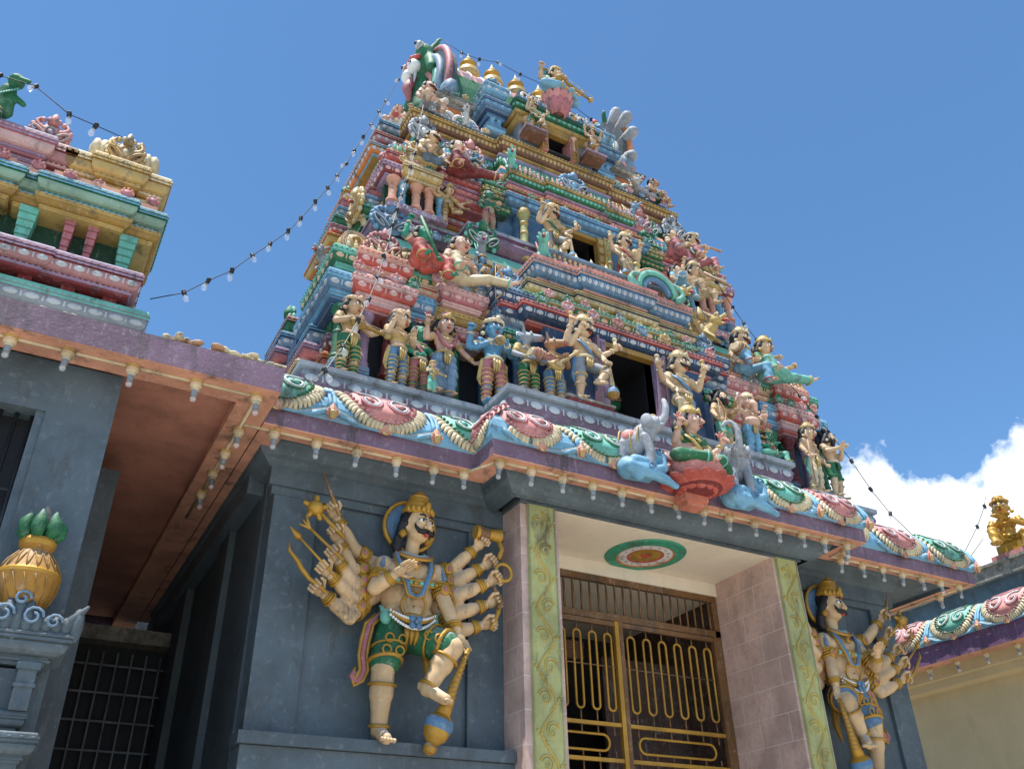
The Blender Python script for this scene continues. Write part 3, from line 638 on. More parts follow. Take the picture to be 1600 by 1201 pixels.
# railing of tiny coloured figures over the first tier's middle, with finials and a green dragon arch
m = MB(); m.box(XC-1.0, XC+1.0, 7.16, 7.30, 8.665, 8.73, 'grn'); m.box(XC-1.0, XC+1.0, 7.14, 7.32, 8.90, 8.93, 'steel')
tc_ = ['teal', 'pink', 'yel', 'blue', 'cream', 'orange', 'grn', 'lilac', 'white', 'rose']
for i in range(26):
    x = XC-.96+i*.077; c_ = tc_[i*7 % 10]; m.lathe((x, 7.2, 8.73), [(.034, 0, c_), (.03, .05, c_), (.038, .085, tc_[i*3 % 10]), (.018, .12, 'skin'), (.026, .14, 'skin'), (.02, .17, 'tan')], seg=7)
tp(m, 'railing')
m = MB()
for i in range(9): cone(m, XC-.92+i*.23, 7.22, 8.93, .045, .13, 'cream')
tp(m, 'finial_row')
m = MB()
for r, c_, t in ((.34, 'tan', .035), (.29, 'teal', .05), (.24, 'grn', .035), (.2, 'blue', .04)):
    m.tube([(XC+.62+r*cos(a*pi/14), 7.02, 8.68+r*1.05*sin(a*pi/14)) for a in range(15)], t, c_, 8)
for s in (-1, 1):
    m.tube([(XC+.62+s*(.30+.11*sin(k*.5)), 7.0, 8.70+.02*k-.06*cos(k*.5)) for k in range(9)], [.05, .05, .05, .045, .04, .035, .03, .02, .01], 'teal', 7)
tp(m, 'dragon_arch', 'curling green and blue dragon arch')
def yali(x, y, z, s_, c1, c2, rz):
    """crouching dragon at the corner of a ledge"""
    b = MB(); b.cap((0, .1, .15), (0, -.15, .45), .2, .16, 'a'); b.ell((0, -.28, .62), (.17, .2, .16), 'a'); b.cap((0, -.35, .58), (0, -.58, .68), .1, .06, 'a'); b.cap((0, -.35, .5), (0, -.52, .44), .07, .04, 'a')
    for k in (-1, 1): b.cap((k*.14, .0, .3), (k*.16, -.25, .02), .08, .05, 'a'); b.ell((k*.11, -.36, .74), .06, 'a'); b.cap((k*.12, -.2, .75), (k*.18, -.05, .95), .06, .02, 'a')
    for k in range(6): b.ell((0, .08+.03*k, .62-.1*k), (.1, .12, .08), 'a')
    v, f = remesh(b, .03, 2); m = MB(); m.add(v, f, c1, True)
    for k in (-1, 1): m.ell((k*.12, -.42, .76), .035, 'eye', 8, 6); m.ell((k*.125, -.45, .765), .016, 'black', 6, 5)
    m.tube([(0, -.5, .55), (0, -.62, .52), (0, -.68, .42)], [.05, .045, .02], 'red', 6)
    for k in range(5): m.cap((-.13+.065*k, .12, .55), (-.2+.1*k, .22, .95), .05, .015, c2)
    return tp(m, 'dragon', None, (x, y, z), None, rz, s_)
yali(XC-1.02, 7.86, 10.80, .40, 'teal', 'oval', -.4); yali(XC+1.05, 7.88, 10.8, .36, 'steel', 'cream', .4); yali(XC-1.78, 7.3, 8.5, .34, 'gray', 'teal', -.3); yali(XC-2.95, 8.3, 9.4, .4, 'cream', 'yel', -1.2); yali(XC-3.45, 8.0, 8.2, .36, 'elgray', 'white', -1.0); yali(XC-1.5, 8.36, 12.08, .30, 'oval', 'steel', -.3); yali(XC+1.62, 8.36, 12.08, .32, 'oval', 'steel', .3)
yali(XC-1.0, 7.14, 8.66, .42, 'teal', 'pink', -.5); yali(XC+1.1, 7.2, 8.7, .40, 'yel', 'cream', .5)
yali(XC+.42, 7.3, 8.66, .30, 'grn', 'red', -.4); yali(XC+1.72, 7.35, 8.45, .5, 'yel', 'cream', .4)
kudu(XC+1.66, 7.4, 8.48, .44, .6, 'yellow')
bay(1.16, 1.42, 7.86, .3, [(9.9, .16, .09, ('dgrn', 'grn', 'grn'), 0, 'yel'), (10.08, .18, .10, ('dgrn', 'grn', 'yel'), 0, 'yel'), (10.27, .15, .08, ('dgrn', 'grn', 'grn'), .02, 'yel')], 'aedicule')
for s in (-1, 1): kudu(XC+s*1.29, 7.9, 10.40, .34, .34, 'green')
bay(1.42, 1.98, 7.96, .4, [(9.86, .17, .09, ('rose', 'red', 'pink'), 0, None), (10.04, .17, .10, ('dred', 'rose', 'lilac'), 0, 'pink'), (10.22, .18, .10, ('purple', 'red', 'pink'), 0, 'pink')], 'cornice')
m = MB()
for s in (-1, 1):
    for u, c in ((2.06, 'sky'), (2.24, 'peach'), (2.42, 'peach'), (2.60, 'sky'), (2.74, 'peach')): column(m, XC+s*u, 7.93 if c == 'sky' else 7.88, 9.50, 9.92, .055, c, c)
    x0, x1 = sorted((XC+s*1.98, XC+s*2.8)); m.box(x0, x1, 8.04, 8.12, 9.42, 9.95, 'dgrn'); m.box(x0, x1, 7.84, 7.98, 9.41, 9.50, 'lilac'); m.box(XC+s*2.33-.03, XC+s*2.33+.03, 7.9, 8.05, 9.5, 9.95, 'black')
    for k in range(6): m.ring((XC+s*(2.05+k*.13), 7.838, 9.455), (0, 1, 0), .028, .008, 'oval', 8)
tp(m, 'pavilion_base')
bay(1.98, 2.80, 7.94, .9, [(9.92, .24, .11, ('lilac', 'dred', 'lilac'), 0, 'pinkl'), (10.17, .07, .03, ('dred', 'red', 'red'), .05, None), (10.24, .20, .10, ('dred', 'red', 'pink'), .05, 'pink')])
bay(2.22, 2.54, 7.86, .5, [(9.90, .28, .12, ('ochre', 'yel', 'cream'), 0, 'cream'), (10.19, .06, .03, ('ochre', 'yel', 'yel'), .03, None), (10.25, .23, .10, ('ochre', 'yel', 'cream'), .02, 'cream')], 'pavilion_centre')
for s in (-1, 1): kudu(XC+s*2.38, 7.92, 10.45, .36, .38, 'yellow'); lioncap(XC+s*2.12, 8.05, 10.42, .26); lioncap(XC+s*2.64, 8.05, 10.42, .26)
m = MB()
for i, c in enumerate([('ochre', 'ochre', 'orange'), ('dred', 'rose', 'orange'), ('ochre', 'yel', 'yel'), ('dred', 'rose', 'lilac'), ('dgrn', 'grn', 'cream'), ('navy', 'steel', 'sky')]): cornice(m, plan([(2.72-.03*i, 8.14+.03*i)], [(.95, 2.72-.03*i)]), 9.42+.25*i, .235, .09, c, OV if i % 2 else None)
tp(m, 'side_cornice'); sidebays(2.66, 9.42, 6, .76, [('ochre', 'yel', 'orange'), ('rose', 'red', 'lilac'), ('dgrn', 'grn', 'teal'), ('steel', 'steel', 'sky'), ('dred', 'rose', 'peach')], .50)
for s in (-1, 1): kudu(XC+s*3.05, 8.35, 9.42, .55, .6, 'yellow', s*pi/2)
# ---- transition to tier three
R3 = plan([(1.0, 8.14), (2.40, 8.34)], [(1.0, 2.40)])
m = MB(); m.sweep(R3, [(-.08, 10.72, 'yel'), (-.08, 10.86, 'ochre'), (.06, 10.88, 'yel'), (.06, 10.94, 'peach'), (.09, 10.96, 'sky'), (.10, 11.04, 'peach'), (.06, 11.14, 'peach'), (-.02, 11.2, 'sky'), (-.2, 11.21, 'sky')]); tp(m, 'roll_moulding', 'pale blue and orange roll moulding')
m = MB(); q = plan([(.95, 8.28), (2.22, 8.44)], [(.92, 2.22)]); m.sweep(q, [(-.02, 11.2, 'brown'), (-.02, 11.28, 'gray'), (.03, 11.30, 'grn'), (.07, 11.36, 'grn'), (.07, 11.46, 'grn'), (.03, 11.52, 'steel'), (.05, 11.54, 'lilac'), (.05, 11.58, 'lilac'), (-.1, 11.6, 'blue')]); ovals(m, q, .07, 11.41, .045, .11, 'teal', 1.2, 0, False); tp(m, 'roll_moulding', 'ribbed green roll moulding')
m = MB(); q = plan([(.90, 8.26), (2.28, 8.40)], [(.95, 2.28)]); cornice(m, q, 11.60, .30, .13, ('ochre', 'brown', 'yel'), 'yel', .06); m.sweep(plan([(.85, 8.28), (2.2, 8.42)], [(.92, 2.2)]), [(0, 11.90, 'navy'), (.05, 11.93, 'slate'), (.05, 12.02, 'steel'), (-.1, 12.05, 'steel')]); tp(m, 'ledge', 'brown and yellow ledge')
for s in (-1, 1):
    kudu(XC+s*2.22, 8.24, 11.18, .46, .54, 'gray'); kudu(XC+s*1.50, 8.20, 11.02, .46, .54, 'pink' if s < 0 else 'pink'); kudu(XC+s*1.68, 8.22, 11.0, .36, .46, 'blue' if s < 0 else 'green')
    kudu(XC+s*2.5, 8.75, 11.0, .45, .5, 'blue', s*pi/2)
m = MB(); m.lathe((XC+.15, 7.98, 10.98), [(.07, 0, 'pink'), (.07, .55, 'pink')], seg=8, ax='x')
for k in range(24): m.ring((XC-.62+k*.055, 7.98, 10.93), (1, .3, 0), .062, .012, 'cream' if k % 2 else 'brown', 8)
m.tube([(XC-.65, 7.98, 10.93), (XC+.7, 7.98, 10.93)], .055, 'pink', 8); tp(m, 'garland_roll')
m = MB()
for i, c in enumerate([('ochre', 'orange', 'sky'), ('dred', 'rose', 'peach'), ('navy', 'steel', 'sky')]): cornice(m, rect(XC-2.74+.06*i, XC+2.74-.06*i, YC-.55, YC+.55), 11.15+.25*i, .24, .10, c, OV)
tp(m, 'side_cornice')
# ---- tier three
m = MB(); m.sweep(plan([(.22, 8.9), (.66, 8.20), (1.9, 8.62)], [(.7, 1.9)]), [(0, 11.8, 'gray'), (0, 12.38, 'gray')]); m.sweep(plan([(.66, 8.20), (1.86, 8.64)], [(.68, 1.86)]), [(0, 12.382, 'orange'), (0, 12.7, 'orange')]); tp(m, 'tier_wall')
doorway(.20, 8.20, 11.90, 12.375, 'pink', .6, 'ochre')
m = MB()
for s in (-1, 1):
    column(m, XC+s*.56, 8.12, 12.1, 12.42, .05, 'paleskin', 'yel'); m.box(XC+s*.56-.1, XC+s*.56+.1, 8.03, 8.2, 12.03, 12.12, 'grn'); column(m, XC+s*.27, 8.12, 12.06, 12.4, .04, 'skin', 'pink')

m = MB(); q = plan([(.70, 8.16)], [(.9, .70)]); m.sweep(q, [(-.02, 12.38, 'yel'), (.05, 12.40, 'ochre'), (.05, 12.48, 'yel'), (.09, 12.50, 'grn'), (.09, 12.52, 'grn')]); cornice(m, q, 12.52, .22, .12, ('dgrn', 'grn', 'grn'), 'teal', .08); cornice(m, plan([(.66, 8.2)], [(.9, .66)]), 12.74, .14, .09, ('navy', 'steel', 'steel'), 'steel', .06); tp(m, 'cornice', 'green cornice over the topmost doorway')
m = MB(); m.box(XC-.62, XC+.62, 8.22, 8.5, 12.88, 13.18, 'slate')
for k in range(7):
    if abs(k-3) > 0: m.ring((XC-.54+k*.18, 8.20, 13.04), (0, 1, 0), .065, .02, 'white', 10); m.box(XC-.46+k*.18, XC-.435+k*.18, 8.19, 8.22, 12.93, 13.15, 'white')
tp(m, 'scroll_panel')
bay(.86, 1.16, 8.30, .5, [(12.05, .16, .06, ('steel', 'sky', 'blue'), .04, None), (12.34, .10, .04, ('navy', 'blue', 'blue'), .03, None), (12.45, .24, .12, ('navy', 'blue', 'steel'), 0, 'sky'), (12.85, .24, .10, ('steel', 'sky', 'sky'), .03, OV)], 'aedicule')
for s in (-1, 1):
    m = MB(); x = XC+s*1.01; m.box(x-.11, x+.11, 8.33, 8.6, 12.2, 12.86, 'blue'); column(m, x-.05, 8.34, 12.2, 12.36, .03, 'sky'); column(m, x+.07, 8.34, 12.2, 12.36, .03, 'sky'); tp(m, 'aedicule_core'); kudu(x, 8.36, 13.06, .34, .30, 'blue')
m = MB(); cornice(m, plan([(1.93, 8.60)], [(.75, 1.93)]), 12.62, .16, .10, ('gray', 'stone', 'stone'), None); tp(m, 'ledge', 'weathered grey ledge below the roof')
for s in (-1, 1):
    m = MB()
    for k in range(3): m.ring((XC+s*(1.35+.19*k), 8.5, 12.2), (0, 1, .2), .09, .035, 'white', 12)
    m.tube([(XC+s*1.2, 8.48, 12.1), (XC+s*1.9, 8.48, 12.1)], .035, 'slate', 6); tp(m, 'scroll_relief')
# ---- barrel roof with finials and gable arches
m = MB(); nseg = 14; zb, rh, rd = 12.78, 1.32, .72; sec = [(YC+.0-rd*cos(pi*i/nseg), zb+.1+rh*sin(pi*i/nseg)**.8) for i in range(nseg+1)]
xs = [XC-1.75+3.5*k/28 for k in range(29)]
for k in range(28):
    for i in range(nseg):
        m.add([(xs[k], *sec[i]), (xs[k+1], *sec[i]), (xs[k+1], *sec[i+1]), (xs[k], *sec[i+1])], [(0, 1, 2, 3)], ('grn' if i < 2 or i > 11 else ('purple' if (i+k) % 2 else 'pink')))
for k in range(15):
    x = XC-1.7+3.4*k/14; m.tube([(x, a-.01, b) for a, b in sec[2:-2]], .022, 'white', 5)
m.tube([(XC-1.75, *sec[nseg//2]), (XC+1.75, *sec[nseg//2])], .07, 'yel', 8)
tp(m, 'barrel_roof')
for x in (4.50, 4.97, 5.45, 5.93):
    m = MB(); m.lathe((x, YC-.1, 14.12), [(.10, -.1, 'yel'), (.10, 0, 'gold'), (.07, .05, 'gold'), (.19, .14, 'yel'), (.215, .24, 'yel'), (.20, .33, 'cream'), (.09, .40, 'yel'), (.08, .44, 'gold'), (.15, .50, 'gold'), (.15, .54, 'yel'), (.06, .60, 'cream'), (.075, .66, 'yel'), (.03, .74, 'cream'), (.008, .84, 'cream')], seg=18); tp(m, 'finial', None)
for s in (-1, 1):
    x = XC+s*1.68; m = MB(); zc = 13.50
    sh = [(YC+.86*sin(a)*(1+.12*cos(a)), zc+.95*cos(a)*-1) for a in [pi*(-1+2*i/28) for i in range(28)]]
    # horseshoe slab
    v = [(x-.09, a, b) for a, b in sh]+[(x+.09, a, b) for a, b in sh]; n = len(sh)
    m.add(v, [tuple(range(n))[::-1], tuple(range(n, 2*n))]+[(i, (i+1) % n, n+(i+1) % n, n+i) for i in range(n)], 'slate')
    m.tube([(x+s*.05, a, b) for a, b in sh], .06, 'orange' if s > 0 else 'rose', 8, close=True)
    for r_, c_ in ((.78, 'elgray' if s > 0 else 'steel'), (.6, 'teal'), (.44, 'pink')): m.tube([(x+s*.12, YC+(a-YC)*r_, zc+(b-zc)*r_) for a, b in sh], .07, c_, 8, close=True)
    for i in range(3, 26, 2):                                                      # feather-like petals round the arch
        a = pi*(-1+2*i/28); dy, dz = sin(a), -cos(a)
        if dz < -.45 or s < 0: continue
        m.cap((x, YC+dy*.72, zc+dz*.8), (x+s*.02, YC+dy*1.02, zc+dz*1.12), .10, .11, 'elgray'); m.cap((x-s*.07, YC+dy*.8, zc+dz*.88), (x-s*.06, YC+dy*1.0, zc+dz*1.12), .03, .03, 'white')
    for dy in (-1, 1): m.tube([(x-s*.02, YC+dy*(.55+.20*cos(k*.45)), 12.98+.22*sin(k*.45)-.01*k) for k in range(10)], [.10-.006*k for k in range(10)], 'yel', 8); m.ell((x, YC+dy*.72, 12.95), (.14, .22, .22), 'steel', 10, 8); m.ell((x-s*.05, YC+dy*.42, 13.35), (.20, .34, .36), 'elgray' if s > 0 else 'steel', 12, 8)
    o = tp(m, 'gable_arch', 'horseshoe gable arch with grey feathers and an orange rim')
    b = MB(); b.ell((x+s*.15, YC, 14.10), (.26, .34, .30), 'a'); b.cap((x+s*.1, YC, 13.9), (x+s*.1, YC, 13.2), .22, .26, 'a'); b.cap((x+s*.2, YC, 14.3), (x+s*.05, YC, 14.62), .16, .12, 'a')
    for k in (-1, 1): b.ell((x+s*.22, YC+k*.22, 14.32), .17, 'a'); b.cap((x+s*.15, YC+k*.3, 14.1), (x+s*.2, YC+k*.48, 13.7), .13, .1, 'a'); b.cap((x+s*.1, YC+k*.2, 14.5), (x, YC+k*.30, 14.75), .08, .05, 'a')
    v, f = remesh(b, .05, 3); g = MB(); g.add(v, f, 'grn', True)
    for k in (-1, 1): g.ell((x+s*.36, YC+k*.12, 14.0), .13, 'eye', 12, 8); g.ell((x+s*.34, YC+k*.27, 14.38), .09, 'oval', 10, 8); g.ell((x+s*.41, YC+k*.28, 14.39), .04, 'black', 8, 6); g.cap((x+s*.34, YC+k*.15, 13.85), (x+s*.36, YC+k*.15, 13.6), .035, .01, 'white')
    g.tube([(x+s*.34, YC-.28, 14.1), (x+s*.41, YC-.12, 14.19), (x+s*.41, YC+.12, 14.19), (x+s*.34, YC+.28, 14.1)], .045, 'red', 8)
    g.tube([(x+s*.3, YC, 13.8), (x+s*.42, YC, 13.55), (x+s*.36, YC, 13.3)], [.10, .09, .04], 'rose', 8); g.ell((x, YC, 14.72), (.07, .07, .10), 'red', 8, 6)
    o = tp(g, 'monster_mask', 'green bulging-eyed monster mask on the gable'); 

# small scrolled ornaments riding on the lips of the cornices
KK = list(KUDU)
def minik(x0, x1, n, y, z, w_, h_):
    for k in range(n):
        x = x0+(x1-x0)*(k+.5)/n; tp(None, 'small_arch_ornament', None, (x, y, z), KUDU[random.choice(KK)], random.uniform(-.12, .12), (w_, w_*.7, h_*random.uniform(.9, 1.1)))
minik(XC-1.15, XC+1.15, 9, 7.02, 8.03, .15, .13); minik(XC-1.4, XC+1.4, 8, 6.86, 7.77, .17, .15)
for s in (-1, 1):
    minik(*sorted((XC+s*1.72, XC+s*2.45)), 4, 7.24, 7.90, .15, .17); minik(*sorted((XC+s*2.55, XC+s*3.4)), 4, 7.18, 7.68, .15, .14)
    minik(*sorted((XC+s*1.9, XC+s*2.6)), 4, 7.78, 9.04, .16, .15); minik(*sorted((XC+s*2.0, XC+s*2.75)), 4, 7.78, 10.14, .13, .13)
    minik(*sorted((XC+s*1.75, XC+s*2.15)), 2, 8.20, 11.16, .16, .17); minik(*sorted((XC+s*1.1, XC+s*2.2)), 5, 8.24, 11.88, .12, .11)
    minik(*sorted((XC+s*1.35, XC+s*1.85)), 3, 8.50, 12.77, .13, .13)
minik(XC-.95, XC+.95, 7, 7.66, 10.24, .12, .11); minik(XC-.65, XC+.65, 5, 8.02, 12.72, .12, .11)
# ================================================================ statues
def lerp(a, b, t): return tuple(a[i]+(b[i]-a[i])*t for i in range(3))
ARM = dict(down=((.165, .0, .64), (.175, -.06, .50)), up=((.19, -.03, .69), (.205, -.09, .84)), fwd=((.16, -.02, .655), (.06, -.15, .665)), out=((.20, -.02, .67), (.30, -.08, .73)),
           club=((.175, -.03, .645), (.15, -.11, .51)), bless=((.16, -.04, .66), (.14, -.14, .77)), lap=((.16, 0, .65), (.09, -.13, .53)), high=((.20, 0, .80), (.19, -.04, .97)), low=((.19, 0, .65), (.26, -.04, .54)), pray=((.15, -.06, .66), (.02, -.15, .73)))
LEG = dict(stand=((.062, -.02, .28), (.062, .0, .045), (.075, -.085, .02)), lift=((.14, -.13, .37), (.03, -.13, .20), (.05, -.20, .16)), side=((.10, -.03, .28), (.13, 0, .045), (.16, -.08, .02)),
           sit=((.15, -.20, .50), (.14, -.22, .30), (.15, -.30, .28)), fold=((.23, -.08, .475), (.05, -.19, .455), (-.03, -.20, .45)), dangle=((.09, -.2, .46), (.09, -.20, .24), (.09, -.28, .22)),
           knee=((.13, -.12, .62), (.12, -.17, .43), (.13, -.25, .42)), dance=((.20, -.08, .40), (.02, -.12, .26), (-.02, -.19, .24)), stretch=((.20, -.16, .47), (.36, -.24, .45), (.42, -.28, .48)))
def hand(m, wr, el, c, s, open_=False, sc=1.0, grip=None):
    """palm, four fingers of different length and a thumb"""
    wr, el = Vector(wr), Vector(el); d = (wr-el).normalized(); side = Vector((1, 0, 0)); side = (side-d*side.dot(d))
    side = side.normalized() if side.length > .2 else Vector((0, 0, 1)); nrm_ = d.cross(side)
    if nrm_.y > 0: nrm_ = -nrm_
    r = .0085*sc; pc = wr+d*.032*sc
    rot = Matrix((side, nrm_, d)).transposed(); m.ell(pc, (.026*sc, .013*sc, .034*sc), c, 8, 6, rot)
    for k, ln in enumerate((.80, 1.0, .94, .72)):
        b = pc+d*.024*sc+side*(.021-.014*k)*sc*1.0
        if open_: p1 = b+d*.026*ln*sc; p2 = p1+d*.026*ln*sc-nrm_*-.004*sc
        else: p1 = b+d*.018*ln*sc+nrm_*.012*sc; p2 = p1+nrm_*.020*ln*sc-d*.018*sc
        m.cap(b, p1, r, r*.92, c, 6); m.cap(p1, p2, r*.92, r*.75, c, 6)
    tb = pc+side*s*-.022*sc-d*.006*sc; t1 = tb+side*s*-.018*sc+d*.016*sc+nrm_*.010*sc; m.cap(tb, t1, r*1.1, r, c, 6); m.cap(t1, t1+d*.018*sc+nrm_*.01*sc, r, r*.8, c, 6)
    return pc
def statue(label, loc, H, rz=0, arms=('down', 'down'), legs=('stand', 'stand'), extra=(), skin='paleskin', low=('banded', 'rose', 'yel'), top=None, hat='crown', hatc='yel', hair=True, stache=False, beard=False,
           yaw=0, tilt=.15, items=(), seated=False, belly=0, head='human', fem=False, trim='yel', sash=None, group=None, cat='statue', vox=.0125, name='statue', lean=0, detail=1, coord=None):
    root = empty(name, loc, rz, label, cat, group)
    if trim == 'yel' and not coord: trim = random.choice(('yel', 'cream', 'cream', 'paleskin'))
    dz = -.44 if seated else 0
    hc = Vector((0, -.015, .905)) if not coord else Vector(coord['head'])
    BK = 1.0 if not coord else 1.30; BA = 1.0 if not coord else 1.08
    S = lambda p: (p[0]*H, p[1]*H, (p[2]+dz)*H)
    WH, HS = (1.20, .42) if not coord else (1.0, .22)
    def T(p):
        d = sqrt((p[0]-hc.x)**2+(p[1]-hc.y)**2+(p[2]-hc.z)**2); f = max(0, min(1, (.21-d)/.10)); g_ = max(0, min(1, (p[2]-hc.z+.14)/.07)); f = 1+HS*f*f*(3-2*f)*g_
        return S(((hc.x+(p[0]-hc.x)*f)*WH, (hc.y+(p[1]-hc.y)*f)*WH, (hc.z-.05+(p[2]-hc.z+.05)*f)*(.95 if not coord else 1)))
    A = []
    for s, a in zip((-1, 1), arms):
        a = ARM[a] if isinstance(a, str) else a; A.append((s, (s*.105, .0, .775), (s*a[0][0], *a[0][1:]), (s*a[1][0], *a[1][1:])))
    for s, sh, e_, w_ in extra: A.append((s, sh, e_, w_))
    if coord: A = coord['arms']
    Lg = []
    for s, a in zip((-1, 1), legs):
        a = LEG[a] if isinstance(a, str) else a; Lg.append((s, (s*.055, 0, .49), (s*a[0][0], *a[0][1:]), (s*a[1][0], *a[1][1:]), (s*a[2][0], *a[2][1:])))
    if coord: Lg = coord['legs']
    hc = Vector((0, -.015, .905)) if not coord else Vector(coord['head'])
    hr = Euler((tilt, 0, yaw)).to_matrix()
    def hp(p): return tuple(hc+hr@Vector(p))
    def HT(p): return T(hp(p))
    cx = coord['cx'] if coord else 0
    # --- body, one continuous surface
    b = MB(); E = lambda c, r, m='a': b.ell((c[0]+cx, c[1], c[2]), r, m, 14, 8)
    E((0, .005, .72), (.098 if not fem else .085, .062, .085)); E((0, .0, .645), (.078, .055, .075)); E((0, -.005-.02*belly, .585), (.072+.04*belly, .055+.06*belly, .07+.02*belly)); E((0, 0, .52), (.088, .062, .062))
    E((0, 0, .77), (.10, .045, .035)); b.cap((cx, 0, .77), hp((0, .01, -.04)), .036, .032, 'a')
    if fem: [E((s*.04, -.045, .725), (.036, .034, .036)) for s in (-1, 1)]
    else: [E((s*.042, -.035, .74), (.046, .034, .034)) for s in (-1, 1)]
    for s, sh, e_, w_ in A: b.cap(sh, e_, .040*BA, .032*BA, 'a'); b.cap(e_, lerp(e_, w_, .5), .033*BA, .032*BA, 'a'); b.cap(lerp(e_, w_, .35), w_, .032*BA, .022*BA, 'a'); b.ell(sh, .044*BA, 'a')
    for s, h_, k_, a_, t_ in Lg:
        b.cap(h_, k_, .060*BK, .043*BK, 'a'); b.cap(k_, lerp(k_, a_, .4), .042*BK, .043*BK, 'a'); b.cap(lerp(k_, a_, .3), a_, .043*BK, .027*BK, 'a'); b.cap(a_, t_, .026*BK, .020*BK, 'a'); b.ell(lerp(a_, t_, -.3), .024, 'a')
    if head in ('human', 'ganesh'):
        b.ell(hp((0, 0, .012)), (.054, .060, .064), 'a', 14, 10, hr); b.ell(hp((0, -.014, -.028)), (.042, .044, .040), 'a', 12, 8, hr)
        for s in (-1, 1): b.ell(hp((s*.055, .01, -.004)), (.010, .016, .024), 'a', 8, 6, hr); b.ell(hp((s*.03, -.04, -.012)), (.019, .016, .018), 'a', 8, 6, hr)
        if head == 'ganesh':
            for s in (-1, 1): b.ell(hp((s*.095, .015, .0)), (.055, .014, .065), 'a', 10, 8, hr)
    else:
        b.cap(hp((0, .02, .02)), hp((0, -.10, -.02)), .052, .030, 'a')
        for s in (-1, 1): b.cap(hp((s*.04, .02, .06)), hp((s*.065, .02, .115)), .016, .006, 'a')
    b.v = [T(p) for p in b.v]
    v, f = remesh(b, vox*H, 3)
    m = MB(); m.add(v, f, skin, True)
    hm = MB()
    for s, sh, e_, w_ in A:
        op = (s, 'o') if False else False
        hand(hm, w_, e_, skin, s, open_=(coord and (s, sh, e_, w_) in coord.get('open', ())) or (not coord and not items and random.random() < .5), sc=1.08)
    for s, h_, k_, a_, t_ in Lg:
        d = Vector(t_)-Vector(a_); d.z = 0 if abs(d.z) < .03 else d.z
        d = d.normalized() if d.length > 0 else Vector((0, -1, 0)); sd = d.cross(Vector((0, 0, 1))).normalized()
        for k in range(5): q = Vector(t_)+sd*s*(.020-.010*k)*BK+d*(.012-.0025*k); hm.ell(q+d*.010*(BK > 1), (.0075*BK, .013*BK, .0075*BK), skin, 8, 6)
    if head == 'human':
        hm.cap(hp((0, -.058, .016)), hp((0, -.072, -.012)), .007, .011, skin, 8); [hm.ell(hp((s*.010, -.064, -.014)), .007, skin, 6, 5) for s in (-1, 1)]
    if head == 'ganesh':
        hm.tube([hp(p) for p in ((0, -.045, .0), (0, -.08, -.04), (.01, -.10, -.09), (.04, -.11, -.14), (.07, -.12, -.15), (.085, -.12, -.125))], [.034, .030, .026, .021, .017, .013], skin, 10)
    m.add([T(p) for p in hm.v], hm.f, skin, True)
    m.build('body', root)
    # --- face
    if head in ('human', 'ganesh'):
        fm = MB()
        for s in (-1, 1):
            fm.ell(hp((s*.023, -.0535, .012)), (.0135, .008, .0085), 'eye', 10, 6, hr); fm.ell(hp((s*.023, -.0605, .012)), (.0055, .0035, .006), 'black', 8, 5, hr)
            fm.tube([hp((s*(.008+.009*k), -.058+.0022*k*k*.6, .031+.006*sin(k*.9))) for k in range(4)], [.0035, .0045, .004, .002], 'black', 5)
            fm.tube([hp((s*(.009+.009*k), -.0605+.0025*k*k*.6, .0195+.003*sin(k*1.2)-.001*k)) for k in range(4)], .0022, 'black', 4)
            if stache: fm.tube([hp((s*.003, -.066, -.028)), hp((s*.018, -.064, -.034)), hp((s*.034, -.056, -.032)), hp((s*.047, -.048, -.018)), hp((s*.050, -.044, -.006))], [.007, .0105, .010, .006, .002], 'black', 7)
        if head == 'human': fm.ell(hp((0, -.060, -.040)), (.015, .007, .0045), 'lip', 10, 6, hr); fm.ell(hp((0, -.059, -.046)), (.011, .007, .0045), 'lip', 10, 6, hr)
        fm.ell(hp((0, -.061, .036)), (.004, .003, .006), 'red', 6, 5, hr)
        if beard: [fm.cap(hp((s*.03, -.045, -.04)), hp((s*.012, -.065, -.13)), .026, .010, 'black') for s in (-1, 0, 1)]; [fm.ell(hp((s*.046, -.01, -.03)), (.014, .03, .03), 'black') for s in (-1, 1)]
        fm.v = [T(p) for p in fm.v]; fm.build('face', root)
    else:
        fm = MB()
        for s in (-1, 1): fm.ell(hp((s*.036, -.04, .03)), .011, 'eye', 8, 6); fm.ell(hp((s*.040, -.048, .031)), .006, 'black', 6, 5); fm.ell(hp((s*.018, -.128, -.018)), .006, 'dred', 6, 5)
        fm.tube([hp((-.03, -.11, -.04)), hp((0, -.132, -.042)), hp((.03, -.11, -.04))], .005, 'lip', 5); fm.v = [T(p) for p in fm.v]; fm.build('face', root)
    # --- hair
    if hair:
        h = MB(); h.ell(hp((0, .020, .028)), (.060, .058, .060), 'black', 12, 8, hr)
        for s in (-1, 1):
            h.tube([hp(p) for p in ((s*.045, .01, .04), (s*.062, .015, -.01), (s*.058, .03, -.06), (s*.075, .03, -.10), (s*.085, .02, -.135))], [.02, .02, .022, .024, .012], 'black', 7)
            for k in range(4): h.ell(hp((s*(.058+.006*k), .005+.01*k, -.0-.03*k)), .016, 'black', 7, 5)
        if fem or beard: h.ell(hp((.0, .055, -.03)), (.055, .03, .08), 'black', 10, 8)
        if hat == 'bun': h.ell(hp((0, .01, .10)), (.03, .03, .035), 'black')
        if beard: 
            for k in range(10): a = k*.63; h.ell(hp((.055*cos(a), .03+.04*sin(a), .04+.03*(k % 2))), .022, 'black', 7, 5)
        h.v = [T(p) for p in h.v]; h.build('hair', root)
